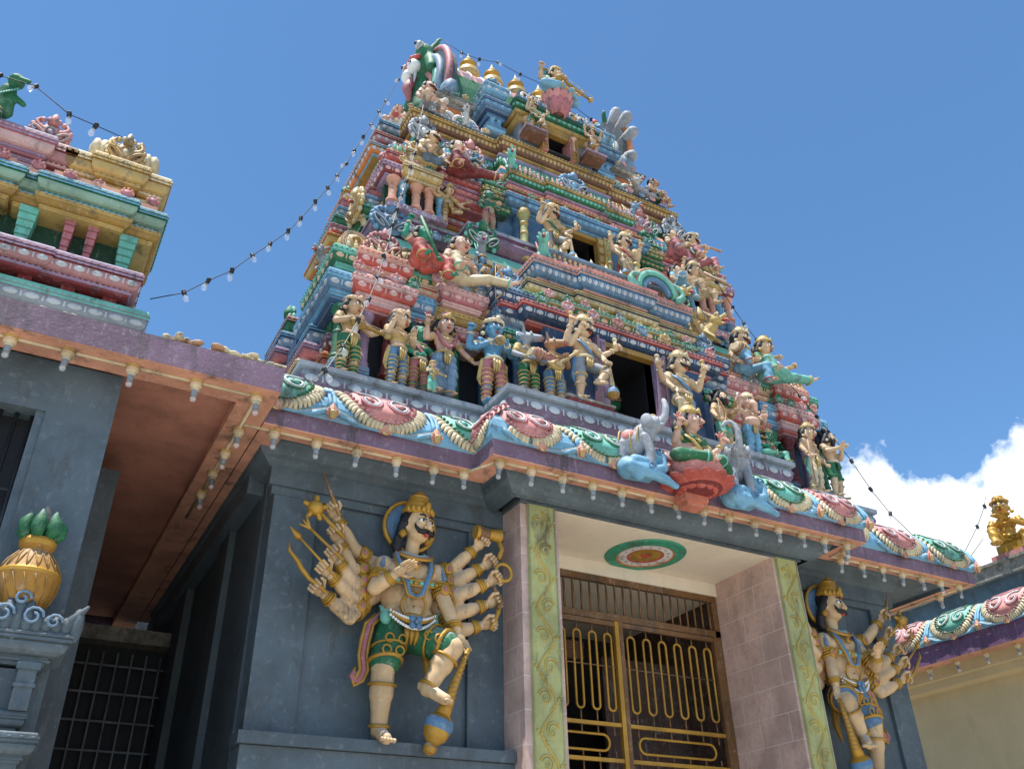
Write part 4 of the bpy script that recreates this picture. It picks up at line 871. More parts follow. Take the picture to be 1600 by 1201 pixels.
    # --- head-dress
    if hat and hat != 'bun':
        h = MB(); fn = lambda p: HT((p[0], p[1], p[2]))
        if hat == 'crown': h.lathe((0, .008, 0), [(.058, .045, trim), (.062, .052, hatc), (.062, .066, trim), (.056, .070, hatc), (.050, .090, trim), (.046, .094, hatc), (.038, .118, trim), (.040, .124, hatc), (.026, .146, hatc), (.013, .152, trim), (.016, .164, trim), (.004, .185, trim)], seg=14, fn=fn)
        if hat == 'cap': h.lathe((0, .01, 0), [(.060, .040, trim), (.064, .050, hatc), (.062, .070, hatc), (.050, .090, trim), (.03, .105, hatc), (.008, .112, hatc)], seg=14, fn=fn)
        if hat == 'turban': h.ell((0, .01, .065), (.062, .06, .035), hatc, 14, 8, None, fn); h.ring((0, .008, .055), (0, 0, 1), .056, .014, trim, 16, fn); h.ell((0, -.045, .085), (.015, .012, .02), trim, 8, 6, None, fn)
        for k in range(9):
            a = pi+pi*(k+.5)/9; h.ell((.058*cos(a), .006+.060*sin(a), .060), (.011, .009, .014), trim, 7, 5, None, fn)
        h.ell((0, -.052, .074), (.014, .010, .022), trim, 8, 6, None, fn)
        h.build('crown', root)
    # --- jewellery
    j = MB()
    if head == 'human': [j.lathe(hp((s*.064, .004, -.040)), [(.006, .014, trim), (.014, .004, trim), (.016, -.006, trim), (.004, -.018, trim)], seg=8) for s in (-1, 1)]
    nb = 17
    for k in range(nb):
        a = -1.35+2.7*k/(nb-1); j.ell((cx+.052*sin(a), -.034-.030*cos(a), .800-.030*cos(a)), .0085, trim, 6, 5)
        a = -1.1+2.2*k/(nb-1); j.ell((cx+.078*sin(a), -.048-.030*cos(a), .795-.085*cos(a)), .0075, 'cream' if k % 2 else trim, 6, 5)
    j.ell((cx, -.083, .705), (.018, .010, .020), trim, 8, 6)
    for s, sh, e_, w_ in A:
        d = Vector(e_)-Vector(sh); j.ring(lerp(sh, e_, .52), d, .037*BA, .0085, trim, 12); j.ring(lerp(sh, e_, .64), d, .036*BA, .006, 'rose' if detail > 1 else trim, 12)
        c_ = Vector(lerp(sh, e_, .56))+Vector((0, -.036, 0)); j.ell(c_, (.015, .010, .024), trim, 8, 6)
        d = Vector(w_)-Vector(e_); j.ring(lerp(e_, w_, .86), d, .0245*BA, .0065, trim, 12); j.ring(lerp(e_, w_, .93), d, .023*BA, .005, trim, 12)
    for s, h_, k_, a_, t_ in Lg:
        d = Vector(a_)-Vector(k_); j.ring(lerp(k_, a_, .93), d, .031*BK, .008, trim, 12)
        if low[0] in ('shorts',): j.ring(lerp(k_, a_, .28), d, .045*BK, .007, trim, 12)
    j.ring((cx, 0, .545), (0, 0, 1), .080, .016, trim, 18); j.ell((cx, -.072, .545), (.026, .016, .026), trim, 10, 6)
    if detail > 1 or sash:
        for s in (-1, 1): j.tube([(cx+s*.09, 0, .55), (cx+s*.11, -.02, .50), (cx+s*.11, -.0, .40), (cx+s*.125, .0, .30), (cx+s*.115, -.01, .22)], [.014, .018, .022, .020, .006], sash or trim, 7)
    j.v = [T(p) for p in j.v]; j.build('jewellery', root)
    # --- lower garment
    g = MB(); kind, c1, c2 = low
    if kind in ('banded', 'shorts', 'trousers', 'dhoti', 'skirt'):
        q = MB(); q.ell((cx, 0, .51), (.094+.015*belly, .068, .064), 'a', 14, 8)
        for s, h_, k_, a_, t_ in Lg:
            if kind == 'shorts': q.cap(h_, lerp(h_, k_, .82), .066*BK, .056*BK, 'a')
            elif kind == 'banded': q.cap(h_, k_, .064, .046, 'a'); q.cap(k_, lerp(k_, a_, .85), .046, .036, 'a')
            else: w_ = 1.0 if kind == 'trousers' else 1.25; q.cap(h_, k_, .068, .053*w_, 'a'); q.cap(k_, lerp(k_, a_, .9), .053*w_, .046*w_, 'a')
        if kind in ('skirt', 'dhoti'):
            h0, h1 = Lg[0], Lg[1]
            for t in (.3, .6, .9) if kind == 'skirt' else (.25, .5):
                a_, b_ = lerp(h0[1], h0[2], t), lerp(h1[1], h1[2], t); q.cap(a_, b_, .052, .052, 'a')
                if kind == 'skirt' and not seated: a_, b_ = lerp(h0[2], h0[3], t), lerp(h1[2], h1[3], t); q.cap(a_, b_, .055, .055, 'a')
        q.v = [T(p) for p in q.v]; v, f = remesh(q, vox*H*1.05, 2)
        if kind in ('skirt', 'dhoti', 'trousers'):                                 # folds running round the legs
            v = [(x+.004*H*sin((z*1.0+x*.5)/H*62), y-.006*H*sin(z/H*62+x/H*30), z) for x, y, z in v]
        g.add(v, f, c1, True); gg = MB()
        for s, h_, k_, a_, t_ in Lg:
            if kind == 'banded':
                for t in (.45, .72, .97): gg.ring(lerp(h_, k_, t), Vector(k_)-Vector(h_), .064-.017*t, .0065, c2, 12)
                for t in (.2, .42, .63, .83): gg.ring(lerp(k_, a_, t), Vector(a_)-Vector(k_), .048-.011*t, .0065, c2, 12)
            elif kind == 'shorts': gg.ring(lerp(h_, k_, .84), Vector(k_)-Vector(h_), .056*BK, .010, c2, 14)
            else: gg.ring(lerp(k_, a_, .93), Vector(a_)-Vector(k_), .050 if kind == 'trousers' else .058, .009, c2, 12)
        if not seated: 
            for k in (-1, 0, 1): gg.tube([(cx+k*.02, -.075, .53), (cx+k*.025, -.088, .46), (cx+k*.018, -.072, .38 if kind != 'shorts' else .42)], [.012, .014, .006], c2, 6)
        g.add([T(p) for p in gg.v], gg.f, c2, True); g.build('garment', root)
    if top:
        q = MB(); E2 = lambda c, r: q.ell((c[0]+cx, c[1], c[2]), r, 'a', 14, 8)
        E2((0, .004, .725), (.104 if not fem else .092, .068, .075)); E2((0, 0, .655), (.084, .061, .06)) if not fem else 0
        if fem: [q.ell((s*.04, -.045, .725), (.042, .040, .041), 'a') for s in (-1, 1)]
        for s, sh, e_, w_ in A: q.cap(sh, lerp(sh, e_, .55), .047, .041, 'a')
        q.v = [T(p) for p in q.v]; v, f = remesh(q, vox*H*1.05, 2); g = MB(); g.add(v, f, top, True); g.build('tunic', root)
    # --- things held or attached
    for it in items:
        m = MB(); k = it[0]; p = it[1]; c = it[2] if len(it) > 2 else trim
        if k == 'club':                                                            # mace standing beside the leg
            x, y, z = p; zl = it[3] if len(it) > 3 else .06
            m.tube([(x, y, z+.05), (x+.0, y, z-.04), (x, y-.01, zl+.10)], [.008, .012, .022], 'cream', 8); m.lathe((x, y-.01, zl), [(.02, -.06, 'ochre'), (.045, -.03, 'ochre'), (.056, .0, 'blue'), (.05, .04, 'blue'), (.025, .075, 'steel'), (.018, .10, 'cream')], seg=12); nm = 'mace'
        elif k == 'spear': m.tube([p, (p[0]-.02, p[1], .0)], .008, 'tan', 6); m.cap(p, (p[0]+.005, p[1], p[2]+.09), .028, .006, 'cream', 8, None, .5); nm = 'spear'
        elif k == 'rod': m.tube([p, (p[0]+it[3][0], p[1]+it[3][1], p[2]+it[3][2])], [.014, .018], c, 7); m.ell((p[0]+it[3][0], p[1]+it[3][1], p[2]+it[3][2]), .024, c, 8, 6); nm = 'rod'
        elif k == 'lute':
            a, b_ = p, it[3]; d = Vector(b_)-Vector(a); m.ell(a, (.085, .05, .062), c, 14, 8); m.tube([a, b_], [.028, .015], c, 8); m.ell(b_, .035, 'yel', 8, 6); m.tube([lerp(a, b_, -.15), b_], .004, 'cream', 4, lambda q: (q[0], q[1]-.05, q[2]))
            m.ring(Vector(a)+Vector((0, -.045, 0)), (0, 1, 0), .05, .006, 'tan', 14); nm = 'lute'
        elif k == 'drum': m.lathe(p, [(.045, -.085, 'cream'), (.055, -.07, c), (.075, 0, c), (.055, .07, c), (.045, .085, 'cream')], seg=14, ax='x'); [m.ring((p[0]+q, p[1], p[2]), (1, 0, 0), .062 if abs(q) > .03 else .075, .006, 'yel') for q in (-.06, -.02, .02, .06)]; nm = 'drum'
        elif k == 'pot': m.ell(p, (.052, .052, .045), c, 12, 8); m.ring((p[0], p[1], p[2]+.04), (0, 0, 1), .025, .008, c); nm = 'pot'
        elif k == 'bow': m.tube([(p[0]+.10*sin(t*pi/8)-.0, p[1]-.02, p[2]-.24+.06*t) for t in range(9)], [.007, .011, .013, .014, .016, .014, .013, .011, .007], c, 7); m.tube([(p[0], p[1]-.02, p[2]-.24), (p[0], p[1]-.02, p[2]+.24)], .003, 'cream', 4); nm = 'bow'
        elif k == 'flower': m.tube([p, (p[0], p[1], p[2]+.05)], .007, 'grn', 5); [m.cap((p[0], p[1], p[2]+.05), (p[0]+.028*cos(a), p[1]+.028*sin(a), p[2]+.095), .014, .008, c, 6) for a in (0, 1.26, 2.5, 3.77, 5)]; nm = 'flower'
        elif k == 'disc': m.lathe(p, [(.0, -.01, c), (.05, -.01, c), (.055, 0, 'white'), (.04, .012, c), (.0, .014, c)], seg=14, ax='y'); nm = 'disc'
        elif k == 'shawl': m.tube([(cx-.10, -.02, .78), (cx-.06, -.07, .70), (cx+.0, -.08, .62), (cx+.07, -.06, .56)], [.018, .022, .022, .014], c, 7, flat=.5); nm = 'shawl'
        elif k == 'garland': m.tube([(cx+.085*sin(a), -.055-.03*cos(a), .80-.20*cos(a)*(1 if cos(a) > 0 else .2)) for a in [-1.7+3.4*i/16 for i in range(17)]], .016, c, 7); nm = 'garland'
        elif k == 'halo': m.ring(hp((0, .05, .01)), (0, 1, .0), .105, .012, trim, 22); m.ell(hp((0, .055, .01)), (.10, .012, .10), c, 18, 6); nm = 'halo'
        m.v = [T(q) for q in m.v]; m.build(nm, root)
    return root
ST = statue
F = XC
# --- first tier, on the grey ledge
g1 = 'statues standing on the lowest ledge'
Z1 = 6.31
ST('lute player statue with green banded leggings at the left end of the lowest ledge', (2.2, 7.17, Z1), .96, .25, ('fwd', 'out'), skin='skin', low=('banded', 'grn', 'yel'), top='yel', hat='turban', hatc='yel', yaw=.35, items=[('lute', (-.01, -.14, .62), 'ochre', (.30, -.14, .63))], group=g1)
ST('statue in gold blouse and blue banded leggings, second from the left on the lowest ledge', (2.72, 7.18, Z1), .97, .3, (((.15, -.05, .68), (.13, -.12, .82)), 'fwd'), low=('banded', 'blue', 'yel'), top='yel', hat='turban', hatc='cream', yaw=.4, sash='yel', group=g1)
ST('green-skinned statue with red banded leggings behind the gold one on the lowest ledge', (2.99, 7.26, Z1), .93, .2, ('lap', 'out'), skin='gskin', low=('banded', 'rose', 'yel'), hat='bun', yaw=.3, fem=True, items=[('shawl', (0, 0, 0), 'rose')], group=g1)
ST('crowned statue with flower garland and lowered open palm on the lowest ledge', (3.25, 7.18, Z1+.08), 1.0, .0, ('up', 'low'), skin='pskin', low=('dhoti', 'steel', 'yel'), hat='crown', hatc='pink', trim='yel', items=[('garland', (0, 0, 0), 'rose'), ('flower', (-.205, -.09, .88), 'rose')], group=g1)
ST('small green and gold statue crouching before the garlanded statue', (3.05, 7.02, Z1), .36, .2, ('fwd', 'fwd'), skin='paleskin', low=('dhoti', 'teal', 'yel'), top='teal', hat='cap', hair=False, items=[('lute', (0, -.14, .6), 'yel', (.3, -.14, .6))], group=g1, vox=.02)
ST('blue four-armed statue with red banded leggings beating a small drum, at the ledge corner', (3.74, 7.0, Z1), 1.08, -.05, ('fwd', 'fwd'), extra=[(-1, (-.10, .02, .77), (-.21, 0, .66), (-.23, -.06, .80)), (1, (.10, .02, .77), (.22, 0, .66), (.22, -.06, .82))], skin='bskin', low=('banded', 'rose', 'yel'), hat='turban', hatc='orange', yaw=.1, sash='yel', items=[('pot', (-.02, -.19, .66), 'yel'), ('disc', (.22, -.07, .90), 'elgray')], group=g1)
ST('bull-headed statue beating a red barrel drum on the projecting ledge', (4.08, 6.84, Z1+.05), .92, .1, ('lap', 'lap'), skin='gray', low=('banded', 'grn', 'yel'), top='yel', hat=None, hair=False, head='bull', yaw=.5, items=[('drum', (0, -.15, .60), 'rose')], group=g1)
ST('horse-headed statue holding a tall lute on the projecting ledge', (4.35, 6.76, Z1), .92, .0, ('lap', 'fwd'), skin='tan', low=('banded', 'blue', 'yel'), top='pink', hat=None, hair=False, head='horse', yaw=.3, items=[('lute', (-.06, -.16, .50), 'yel', (.16, -.17, .76))], group=g1)
def guardian_small(lab, loc, H, s, c, group, rz=0, yaw=.3, cl='stone', tp_=None):
    sv = lambda p: (s*p[0], p[1], p[2])
    ex = [(-s, (-.10*s, .02, .77), (-.19*s, -.02, .70), (-.19*s, -.09, .85)), (s, (.10*s, .02, .77), (.20*s, -.02, .68), (.27*s, -.08, .74))]
    return ST(lab, loc, H, rz, ('bless', 'club') if s > 0 else ('club', 'bless'), ('stand', 'lift') if s > 0 else ('lift', 'stand'), extra=ex, skin='paleskin', low=('shorts', cl, 'yel'), hat='crown', hatc='yel', stache=True, yaw=yaw, sash=c,
              items=[('club', (.16*s, -.14, .46), 'yel', .10), ('rod', (-.19*s, -.10, .87), 'yel', (0, 0, .12)), ('rod', (.29*s, -.09, .76), 'cream', (0, 0, .12)), ('shawl', (0, 0, 0), c)], group=group)
gd = 'guardian statues beside the tower doorways'
m = MB(); m.box(4.42, 4.99, 6.60, 6.86, 6.315, 6.42, 'dred'); m.box(4.40, 5.01, 6.59, 6.87, 6.42, 6.45, 'stone'); tp(m, 'plinth')
guardian_small('moustached guardian statue with grey shorts left of the lowest tower doorway', (4.72, 6.72, 6.45), 1.10, 1, 'blue', gd, .1, .4, 'gray')
guardian_small('moustached guardian statue with grey shorts and blue mace right of the lowest tower doorway', (6.08, 6.74, 6.34), 1.16, -1, 'blue', gd, .0, .35, 'gray')
ST('dark-haired statue with a bow crouching right of the lowest guardian', (6.72, 6.8, 6.36), .86, .2, ('down', 'fwd'), skin='paleskin', low=('shorts', 'teal', 'yel'), hat='bun', beard=True, yaw=.4, items=[('bow', (-.2, -.1, .55), 'tan')], group=g1)
ST('elephant-headed pink statue with a round belly and blue robe on the lowest ledge', (7.02, 6.68, 6.33), .84, .1, ('up', 'up'), extra=[(1, (.1, 0, .76), (.2, -.05, .64), (.1, -.16, .62))], skin='pskin', low=('trousers', 'sky', 'yel'), hat='crown', hatc='cream', hair=False, head='ganesh', belly=1, yaw=.1, items=[('disc', (-.21, -.10, .93), 'pink')], group=g1)
ST('small dark-haired attendant statue beside the elephant-headed one', (7.24, 6.78, 6.33), .66, .2, ('lap', 'down'), low=('dhoti', 'cream', 'yel'), hat='bun', yaw=.3, group=g1)
ST('small green-faced statue in red seated at the end of the projecting ledge', (7.28, 6.70, 6.42), .62, .15, ('fwd', 'lap'), ('fold', 'sit'), skin='gskin', low=('trousers', 'teal', 'yel'), top='red', seated=True, hat='crown', yaw=.3, fem=True, group=g1)
ST('statue with a leaf-headed spear and cream trousers near the right end of the ledge', (8.32, 6.98, 6.3), .94, .25, ('down', 'down'), low=('trousers', 'cream', 'yel'), hat='crown', yaw=.1, sash='teal', items=[('spear', (-.20, -.1, .78))], group=g1)
ST('bearded statue with praying hands and green shorts at the far right of the ledge', (8.72, 7.02, 6.3), .98, .3, ('pray', 'pray'), skin='paleskin', low=('shorts', 'grn', 'grn'), hat=None, beard=True, yaw=.5, group=g1)
# --- seated on the first tier's cornices
g2 = 'statues seated on the cornices of the first tier'
ST('green-faced woman statue in red skirt holding a stick, seated above the niche', (2.95, 7.22, 8.02), 1.05, .35, ('high', 'lap'), ('knee', 'sit'), skin='gskin', low=('skirt', 'red', 'yel'), top='rose', seated=True, hat=None, fem=True, yaw=.2, items=[('rod', (-.2, -.2, .9), 'grn', (.12, -.12, -.6))], group=g2)
ST('archer statue with cream trousers and raised foot, seated beside the woman in red', (3.42, 7.20, 8.00), 1.12, .2, ('lap', 'low'), ('knee', 'stretch'), skin='pskin', low=('trousers', 'cream', 'teal'), seated=True, hat=None, yaw=.15, items=[('bow', (.27, -.14, .50), 'tan'), ('shawl', (0, 0, 0), 'teal')], group=g2)
ST('small blue and gold statue with drum standing right of the archer', (3.74, 7.26, 7.96), .56, .2, ('up', 'up'), skin='bskin', low=('dhoti', 'blue', 'yel'), top='blue', hat='cap', items=[('drum', (0, -.12, .55), 'purple')], group=g2, vox=.018)
ST('bearded gold statue in blue trousers seated on the right of the first tier', (7.62, 7.16, 8.0), 1.12, .15, ('down', 'out'), ('knee', 'dangle'), skin='skin', low=('trousers', 'sky', 'rose'), top='tan', seated=True, hat='crown', stache=True, yaw=.3, items=[('drum', (-.15, -.1, .66), 'purple')], group=g2)
ST('crowned woman statue in green skirt seated at the right of the first tier', (8.02, 7.14, 7.98), 1.1, .15, ('fwd', 'out'), ('knee', 'stretch'), skin='skin', low=('skirt', 'teal', 'yel'), top='grn', seated=True, hat='crown', yaw=.3, fem=True, group=g2)
# --- second tier
guardian_small('moustached guardian statue in pale shorts left of the middle tower doorway', (4.90, 7.50, 9.02), .98, 1, 'grn', gd, .1, .4, 'elgray')
guardian_small('moustached guardian statue in red waistcoat right of the middle tower doorway', (6.08, 7.50, 9.02), .96, -1, 'red', gd, .1, .4, 'elgray')
g3 = 'statues on the purple ledge of the second tier'
ST('golden four-armed dancing statue with one bent leg on the purple ledge', (3.56, 7.86, 9.42), .66, .1, ('high', 'out'), ('stand', 'dance'), extra=[(-1, (-.10, 0, .77), (-.21, 0, .68), (-.30, -.05, .66)), (1, (.10, 0, .77), (.22, 0, .66), (.30, -.05, .60))], skin='skin', low=('shorts', 'ochre', 'yel'), top='yel', hat='crown', hatc='cream', yaw=.1, group=g3)
ST('green statue with striped leggings carrying a child on the purple ledge', (4.08, 7.72, 9.42), .70, .1, ('down', 'lap'), skin='gskin', low=('banded', 'rose', 'cream'), hat='bun', yaw=.2, items=[('pot', (.1, -.14, .66), 'skin')], group=g3)
ST('statue sounding a horn in gold, seated on the right half of the purple ledge', (7.34, 7.55, 9.42), 1.0, .2, ('high', 'fwd'), ('sit', 'dangle'), skin='skin', low=('shorts', 'cream', 'yel'), seated=True, hat='crown', yaw=.4, items=[('rod', (0, -.16, .8), 'tan', (.2, -.2, -.3))], group=g3)
ST('statue in pale blue robe leaning back beside the horn player', (6.98, 7.52, 9.36), .80, .5, ('lap', 'fwd'), ('stretch', 'sit'), low=('skirt', 'sky', 'white'), top='sky', seated=True, hat='bun', fem=True, yaw=.2, group=g3)
g4 = 'statues seated on the cornices of the second tier'
ST('moustached bare-chested statue in blue cloth seated at the left of the second tier', (3.27, 7.80, 10.36), .98, .2, ('down', 'down'), ('knee', 'sit'), skin='skin', low=('shorts', 'steel', 'cream'), seated=True, hat=None, stache=True, yaw=.3, items=[('disc', (.08, -.18, .55), 'sky')], group=g4)
ST('woman statue in green blouse and red skirt seated left of the middle doorway cornice', (3.60, 7.72, 10.24), 1.02, .2, ('down', 'lap'), ('sit', 'stretch'), skin='pskin', low=('skirt', 'dred', 'yel'), top='grn', seated=True, hat=None, fem=True, yaw=.3, group=g4)
ST('small dark blue statue with a shield right of the woman in the red skirt', (3.92, 7.80, 10.34), .50, .2, ('fwd', 'out'), skin='bskin', low=('dhoti', 'navy', 'yel'), top='dgrn', hat='cap', items=[('disc', (.2, -.1, .6), 'steel')], group=g4, vox=.018)
ST('drummer statue with a tan barrel drum seated at the right of the second tier', (7.28, 7.82, 10.36), .86, .35, ('fwd', 'lap'), ('knee', 'dangle'), low=('skirt', 'rose', 'sky'), seated=True, hat=None, fem=True, yaw=.2, items=[('drum', (.1, -.2, .60), 'tan'), ('disc', (.24, -.16, .74), 'cream'), ('shawl', (0, 0, 0), 'sky')], group=g4)
ST('turbaned statue in red coat blowing a horn seated at the right of the second tier', (7.62, 7.76, 10.28), 1.0, .3, ('fwd', 'fwd'), ('knee', 'sit'), skin='skin', low=('trousers', 'rose', 'cream'), top='rose', seated=True, hat='turban', hatc='steel', stache=True, yaw=.4, items=[('rod', (0, -.15, .74), 'tan', (.22, -.12, -.05)), ('disc', (-.2, -.12, .5), 'grn')], group=g4)
# --- third tier
guardian_small('small moustached guardian statue left of the topmost tower doorway', (5.02, 8.0, 12.06), .62, 1, 'teal', gd, .1, .3, 'grn'); guardian_small('small moustached guardian statue right of the topmost tower doorway', (6.10, 8.0, 12.06), .60, -1, 'purple', gd, .1, .3, 'rose')
for x in (5.02, 6.10):
    m = MB(); m.box(x-.17, x+.17, 7.92, 8.14, 11.95, 12.03, 'brown'); m.box(x-.19, x+.19, 7.90, 8.15, 12.03, 12.055, 'lilac'); tp(m, 'plinth')
g5 = 'statues seated along the dark ledge of the third tier'
ST('moustached statue with a bowl seated at the left corner of the top ledge', (3.42, 8.36, 12.06), .96, .2, ('down', 'lap'), ('sit', 'dangle'), skin='pskin', low=('shorts', 'elgray', 'yel'), seated=True, hat=None, stache=True, yaw=.2, items=[('pot', (.15, -.16, .58), 'white')], group=g5)
ST('smaller statue with a red drum seated behind the left corner of the top ledge', (3.18, 8.95, 12.10), .84, -.6, ('fwd', 'up'), ('sit', 'sit'), skin='pskin', low=('shorts', 'white', 'red'), seated=True, hat=None, items=[('pot', (0, -.16, .6), 'red')], group=g5)
ST('dark-haired statue seated alone at the right corner of the top ledge', (7.55, 8.36, 12.06), .84, .5, ('lap', 'lap'), ('dangle', 'dangle'), skin='tan', low=('shorts', 'dgrn', 'yel'), seated=True, hat=None, yaw=.4, group=g5)
ST('pale statue with a grey drum seated left of the dark-haired one on the top ledge', (7.22, 8.40, 12.06), .72, .2, ('lap', 'lap'), ('stretch', 'stretch'), skin='paleskin', low=('skirt', 'elgray', 'yel'), seated=True, hat='cap', hatc='elgray', items=[('pot', (.1, -.2, .6), 'elgray')], group=g5)
# --- lotus builder, veena player on the pink lotus
def lotus(name, label, loc, r, h, c1, c2, n=11, flat=1.0, flip=False):
    t = empty(name, loc, 0, label, 'lotus pedestal')
    m = MB(); m.lathe((0, 0, 0), [(r*.35, 0, c2), (r*.5, h*.2, c2), (r*.85, h*.6, c1), (r*.8, h*.95, c1)], seg=22, sy=flat); m.build('core', t)
    m = MB()
    for k in range(n):
        a = 2*pi*k/n
        for rr, zz, cc, sc in ((1.0, .62, c1, 1), (.80, .22, c2, .9)):
            a2 = a+(pi/n if rr < 1 else 0); c = Vector((rr*r*.82*cos(a2), rr*r*.82*sin(a2)*flat, h*zz)); R_ = Matrix.Rotation(a2, 3, 'Z')@Matrix.Rotation(.45, 3, 'Y')
            m.ell(c, (r*.12, r*.30*sc, h*.42), cc, 12, 8, R_)
    m.build('petals', t); return t
lotus('lotus_pedestal', 'pink lotus pedestal high on the roof above the topmost doorway', (5.50, 8.05, 12.72), .25, .36, 'pink', 'rose', 12)
ST('four-armed veena player statue seated on the pink lotus at the top of the tower', (5.48, 8.05, 13.10), 1.15, .2, ('fwd', 'out'), ('fold', 'fold'), extra=[(-1, (-.10, .02, .77), (-.22, 0, .70), (-.25, -.04, .84))], skin='skin', low=('skirt', 'sky', 'yel'), top='teal', seated=True, hat='crown', yaw=.5, tilt=.05, fem=True, items=[('lute', (-.05, -.17, .62), 'ochre', (.42, -.17, .62)), ('halo', (0, 0, 0), 'teal')])
# ================================================================ lotus group on the eave
LX, LY = 5.36, 5.90
def elephant(label, loc, s_, rz, mir=1):
    t = empty('elephant_statue', loc, rz, label, 'elephant statue', 'elephants flanking the red lotus')
    b = MB(); E = lambda c, r: b.ell(c, r, 'a', 14, 10)
    E((0, .10, .48), (.22, .30, .23)); E((0, -.12, .62), (.18, .2, .2)); E((0, -.30, .78), (.145, .15, .16)); E((0, -.26, .88), (.11, .10, .08))
    for sx in (-1, 1):
        b.cap((sx*.12, -.16, .50), (sx*.13, -.22, .22), .10, .08, 'a'); b.cap((sx*.13, -.22, .22), (sx*.13, -.20, .04), .08, .075, 'a')
        b.cap((sx*.12, .26, .42), (sx*.13, .26, .22), .12, .085, 'a'); b.cap((sx*.13, .26, .22), (sx*.13, .27, .04), .085, .08, 'a')
        b.ell((sx*.19, -.22, .78), (.05, .11, .14), 'a', 12, 8)
        b.cap((sx*.07, -.42, .72), (sx*.09, -.52, .74), .025, .010, 'a')
    tr = [(0, -.40, .78), (0, -.50, .90), (0, -.53, 1.05), (mir*.03, -.52, 1.18), (mir*.10, -.50, 1.27), (mir*.19, -.49, 1.27), (mir*.24, -.49, 1.20)]
    for (a, c), (r0, r1) in zip(zip(tr, tr[1:]), [(.085, .07), (.07, .062), (.062, .054), (.054, .047), (.047, .042), (.042, .038)]): b.cap(a, c, r0, r1, 'a')
    b.cap((0, .38, .55), (0, .44, .25), .02, .015, 'a')
    b.v = [(x*s_, y*s_, z*s_) for x, y, z in b.v]; v, f = remesh(b, .016*s_, 2); m = MB(); m.add(v, f, 'elgray', True); m.build('body', t)
    m = MB()
    for sx in (-1, 1): m.ell((sx*.115, -.395, .83), .02, 'eye', 8, 6); m.ell((sx*.122, -.41, .83), .012, 'black', 6, 5)
    for k in range(5): m.ring((0, .10-.02, .48), (0, 1, 0), .235, .014, 'yel', 24) if k == 0 else None
    m.ell((0, .12, .56), (.235, .17, .18), 'pink', 16, 10); m.ring((0, .27, .52), (0, 1, .1), .222, .016, 'yel', 22); m.ring((0, -.04, .55), (0, 1, .1), .222, .016, 'yel', 22)
    m.ell((0, -.30, .93), (.09, .07, .035), 'yel', 12, 6); m.ell((0, -.42, .88), (.03, .02, .05), 'yel', 8, 6)
    m.v = [(x*s_, y*s_, z*s_) for x, y, z in m.v]; m.build('blanket', t)
    return t
elephant('grey elephant statue with raised trunk left of the goddess on the red lotus', (4.76, 5.98, 5.36), .58, .75, 1)
elephant('grey elephant statue with raised trunk right of the goddess on the red lotus', (5.98, 5.96, 5.32), .56, -.55, -1)
def cloud(label, loc, s, rz=0):
    b = MB()
    for p, q, r0, r1 in [((-.24*s, 0, -.02), (-.02*s, -.04, -.06), .075, .075), ((-.02*s, -.04, -.06), (.18*s, -.05, -.11), .07, .05), ((.18*s, -.05, -.11), (.30*s, -.05, -.15), .045, .035), ((-.20*s, -.02, .04), (0, -.04, .04), .06, .05), ((.04*s, -.02, .16), (.16*s, -.04, .12), .065, .05), ((.16*s, -.04, .12), (.15*s, -.06, .0), .05, .045), ((.15*s, -.06, 0), (.0, -.06, -.04), .045, .05), ((-.26*s, 0, 0), (-.16*s, 0, -.10), .05, .06), ((0, .06, 0), (-.2*s, .08, .0), .12, .12), ((.1*s, .05, .05), (-.1*s, .07, 0), .1, .1)]: b.cap(p, q, r0, r1, 'a')
    v, f = remesh(b, .012, 3); m = MB(); m.add(v, f, 'sky', True)
    for c in ((.10*s, -.085, .15), (-.05*s, -.11, -.03)):
        m.tube([(c[0]+(.045-.0025*k)*cos(k*.6), c[1]+.004, c[2]+(.045-.0025*k)*sin(k*.6)) for k in range(14)], [.009-.0004*k for k in range(14)], 'blue', 5)
    return tag(m.build('cloud_base', None, loc, rz), label, 'pedestal', 'blue cloud pedestals under the elephants')
cloud('curling blue cloud pedestal under the left elephant', (4.80, 5.90, 5.35), .85)
cloud('curling blue cloud pedestal under the right elephant', (6.0, 5.90, 5.32), -1.0) if 0 else cloud('curling blue cloud pedestal under the right elephant', (6.02, 5.88, 5.30), .85)
t = lotus('lotus_pedestal', 'red and pale pink lotus pedestal on the front of the eave', (LX, LY, 5.24), .31, .25, 'pink', 'red', 11, .9)
m = MB()
for k in range(13): a = 2*pi*k/13; R_ = Matrix.Rotation(a, 3, 'Z')@Matrix.Rotation(1.25, 3, 'Y'); m.ell((.27*cos(a), .24*sin(a), .035), (.02, .10, .12), 'red', 12, 8, R_)
m.lathe((0, 0, 0), [(.12, -.03, 'dred'), (.24, .0, 'red'), (.28, .04, 'red'), (.1, .08, 'red')], seg=20); m.build('lower_petals', t)
m = MB(); m.box(LX-.14, LX+.14, 5.92, 6.10, 5.15, 5.27, 'salmon'); m.box(LX-.10, LX+.10, 5.95, 6.09, 5.10, 5.15, 'salmon'); part(m, 'bracket')
ST('seated goddess statue in green sari holding two pink flowers on the red lotus', (LX, LY, 5.48), 1.12, .12, ('lap', 'lap'), ('fold', 'fold'), extra=[(-1, (-.10, .02, .77), (-.19, -.02, .66), (-.20, -.08, .77)), (1, (.10, .02, .77), (.20, -.02, .64), (.23, -.08, .73))], skin='pskin', low=('skirt', 'grn', 'teal'), top='grn', seated=True, hat='crown', hatc='yel', fem=True, yaw=.45, tilt=.05, items=[('flower', (-.20, -.09, .80), 'pink'), ('flower', (.23, -.09, .76), 'pink'), ('shawl', (0, 0, 0), 'yel')], vox=.010, detail=2)
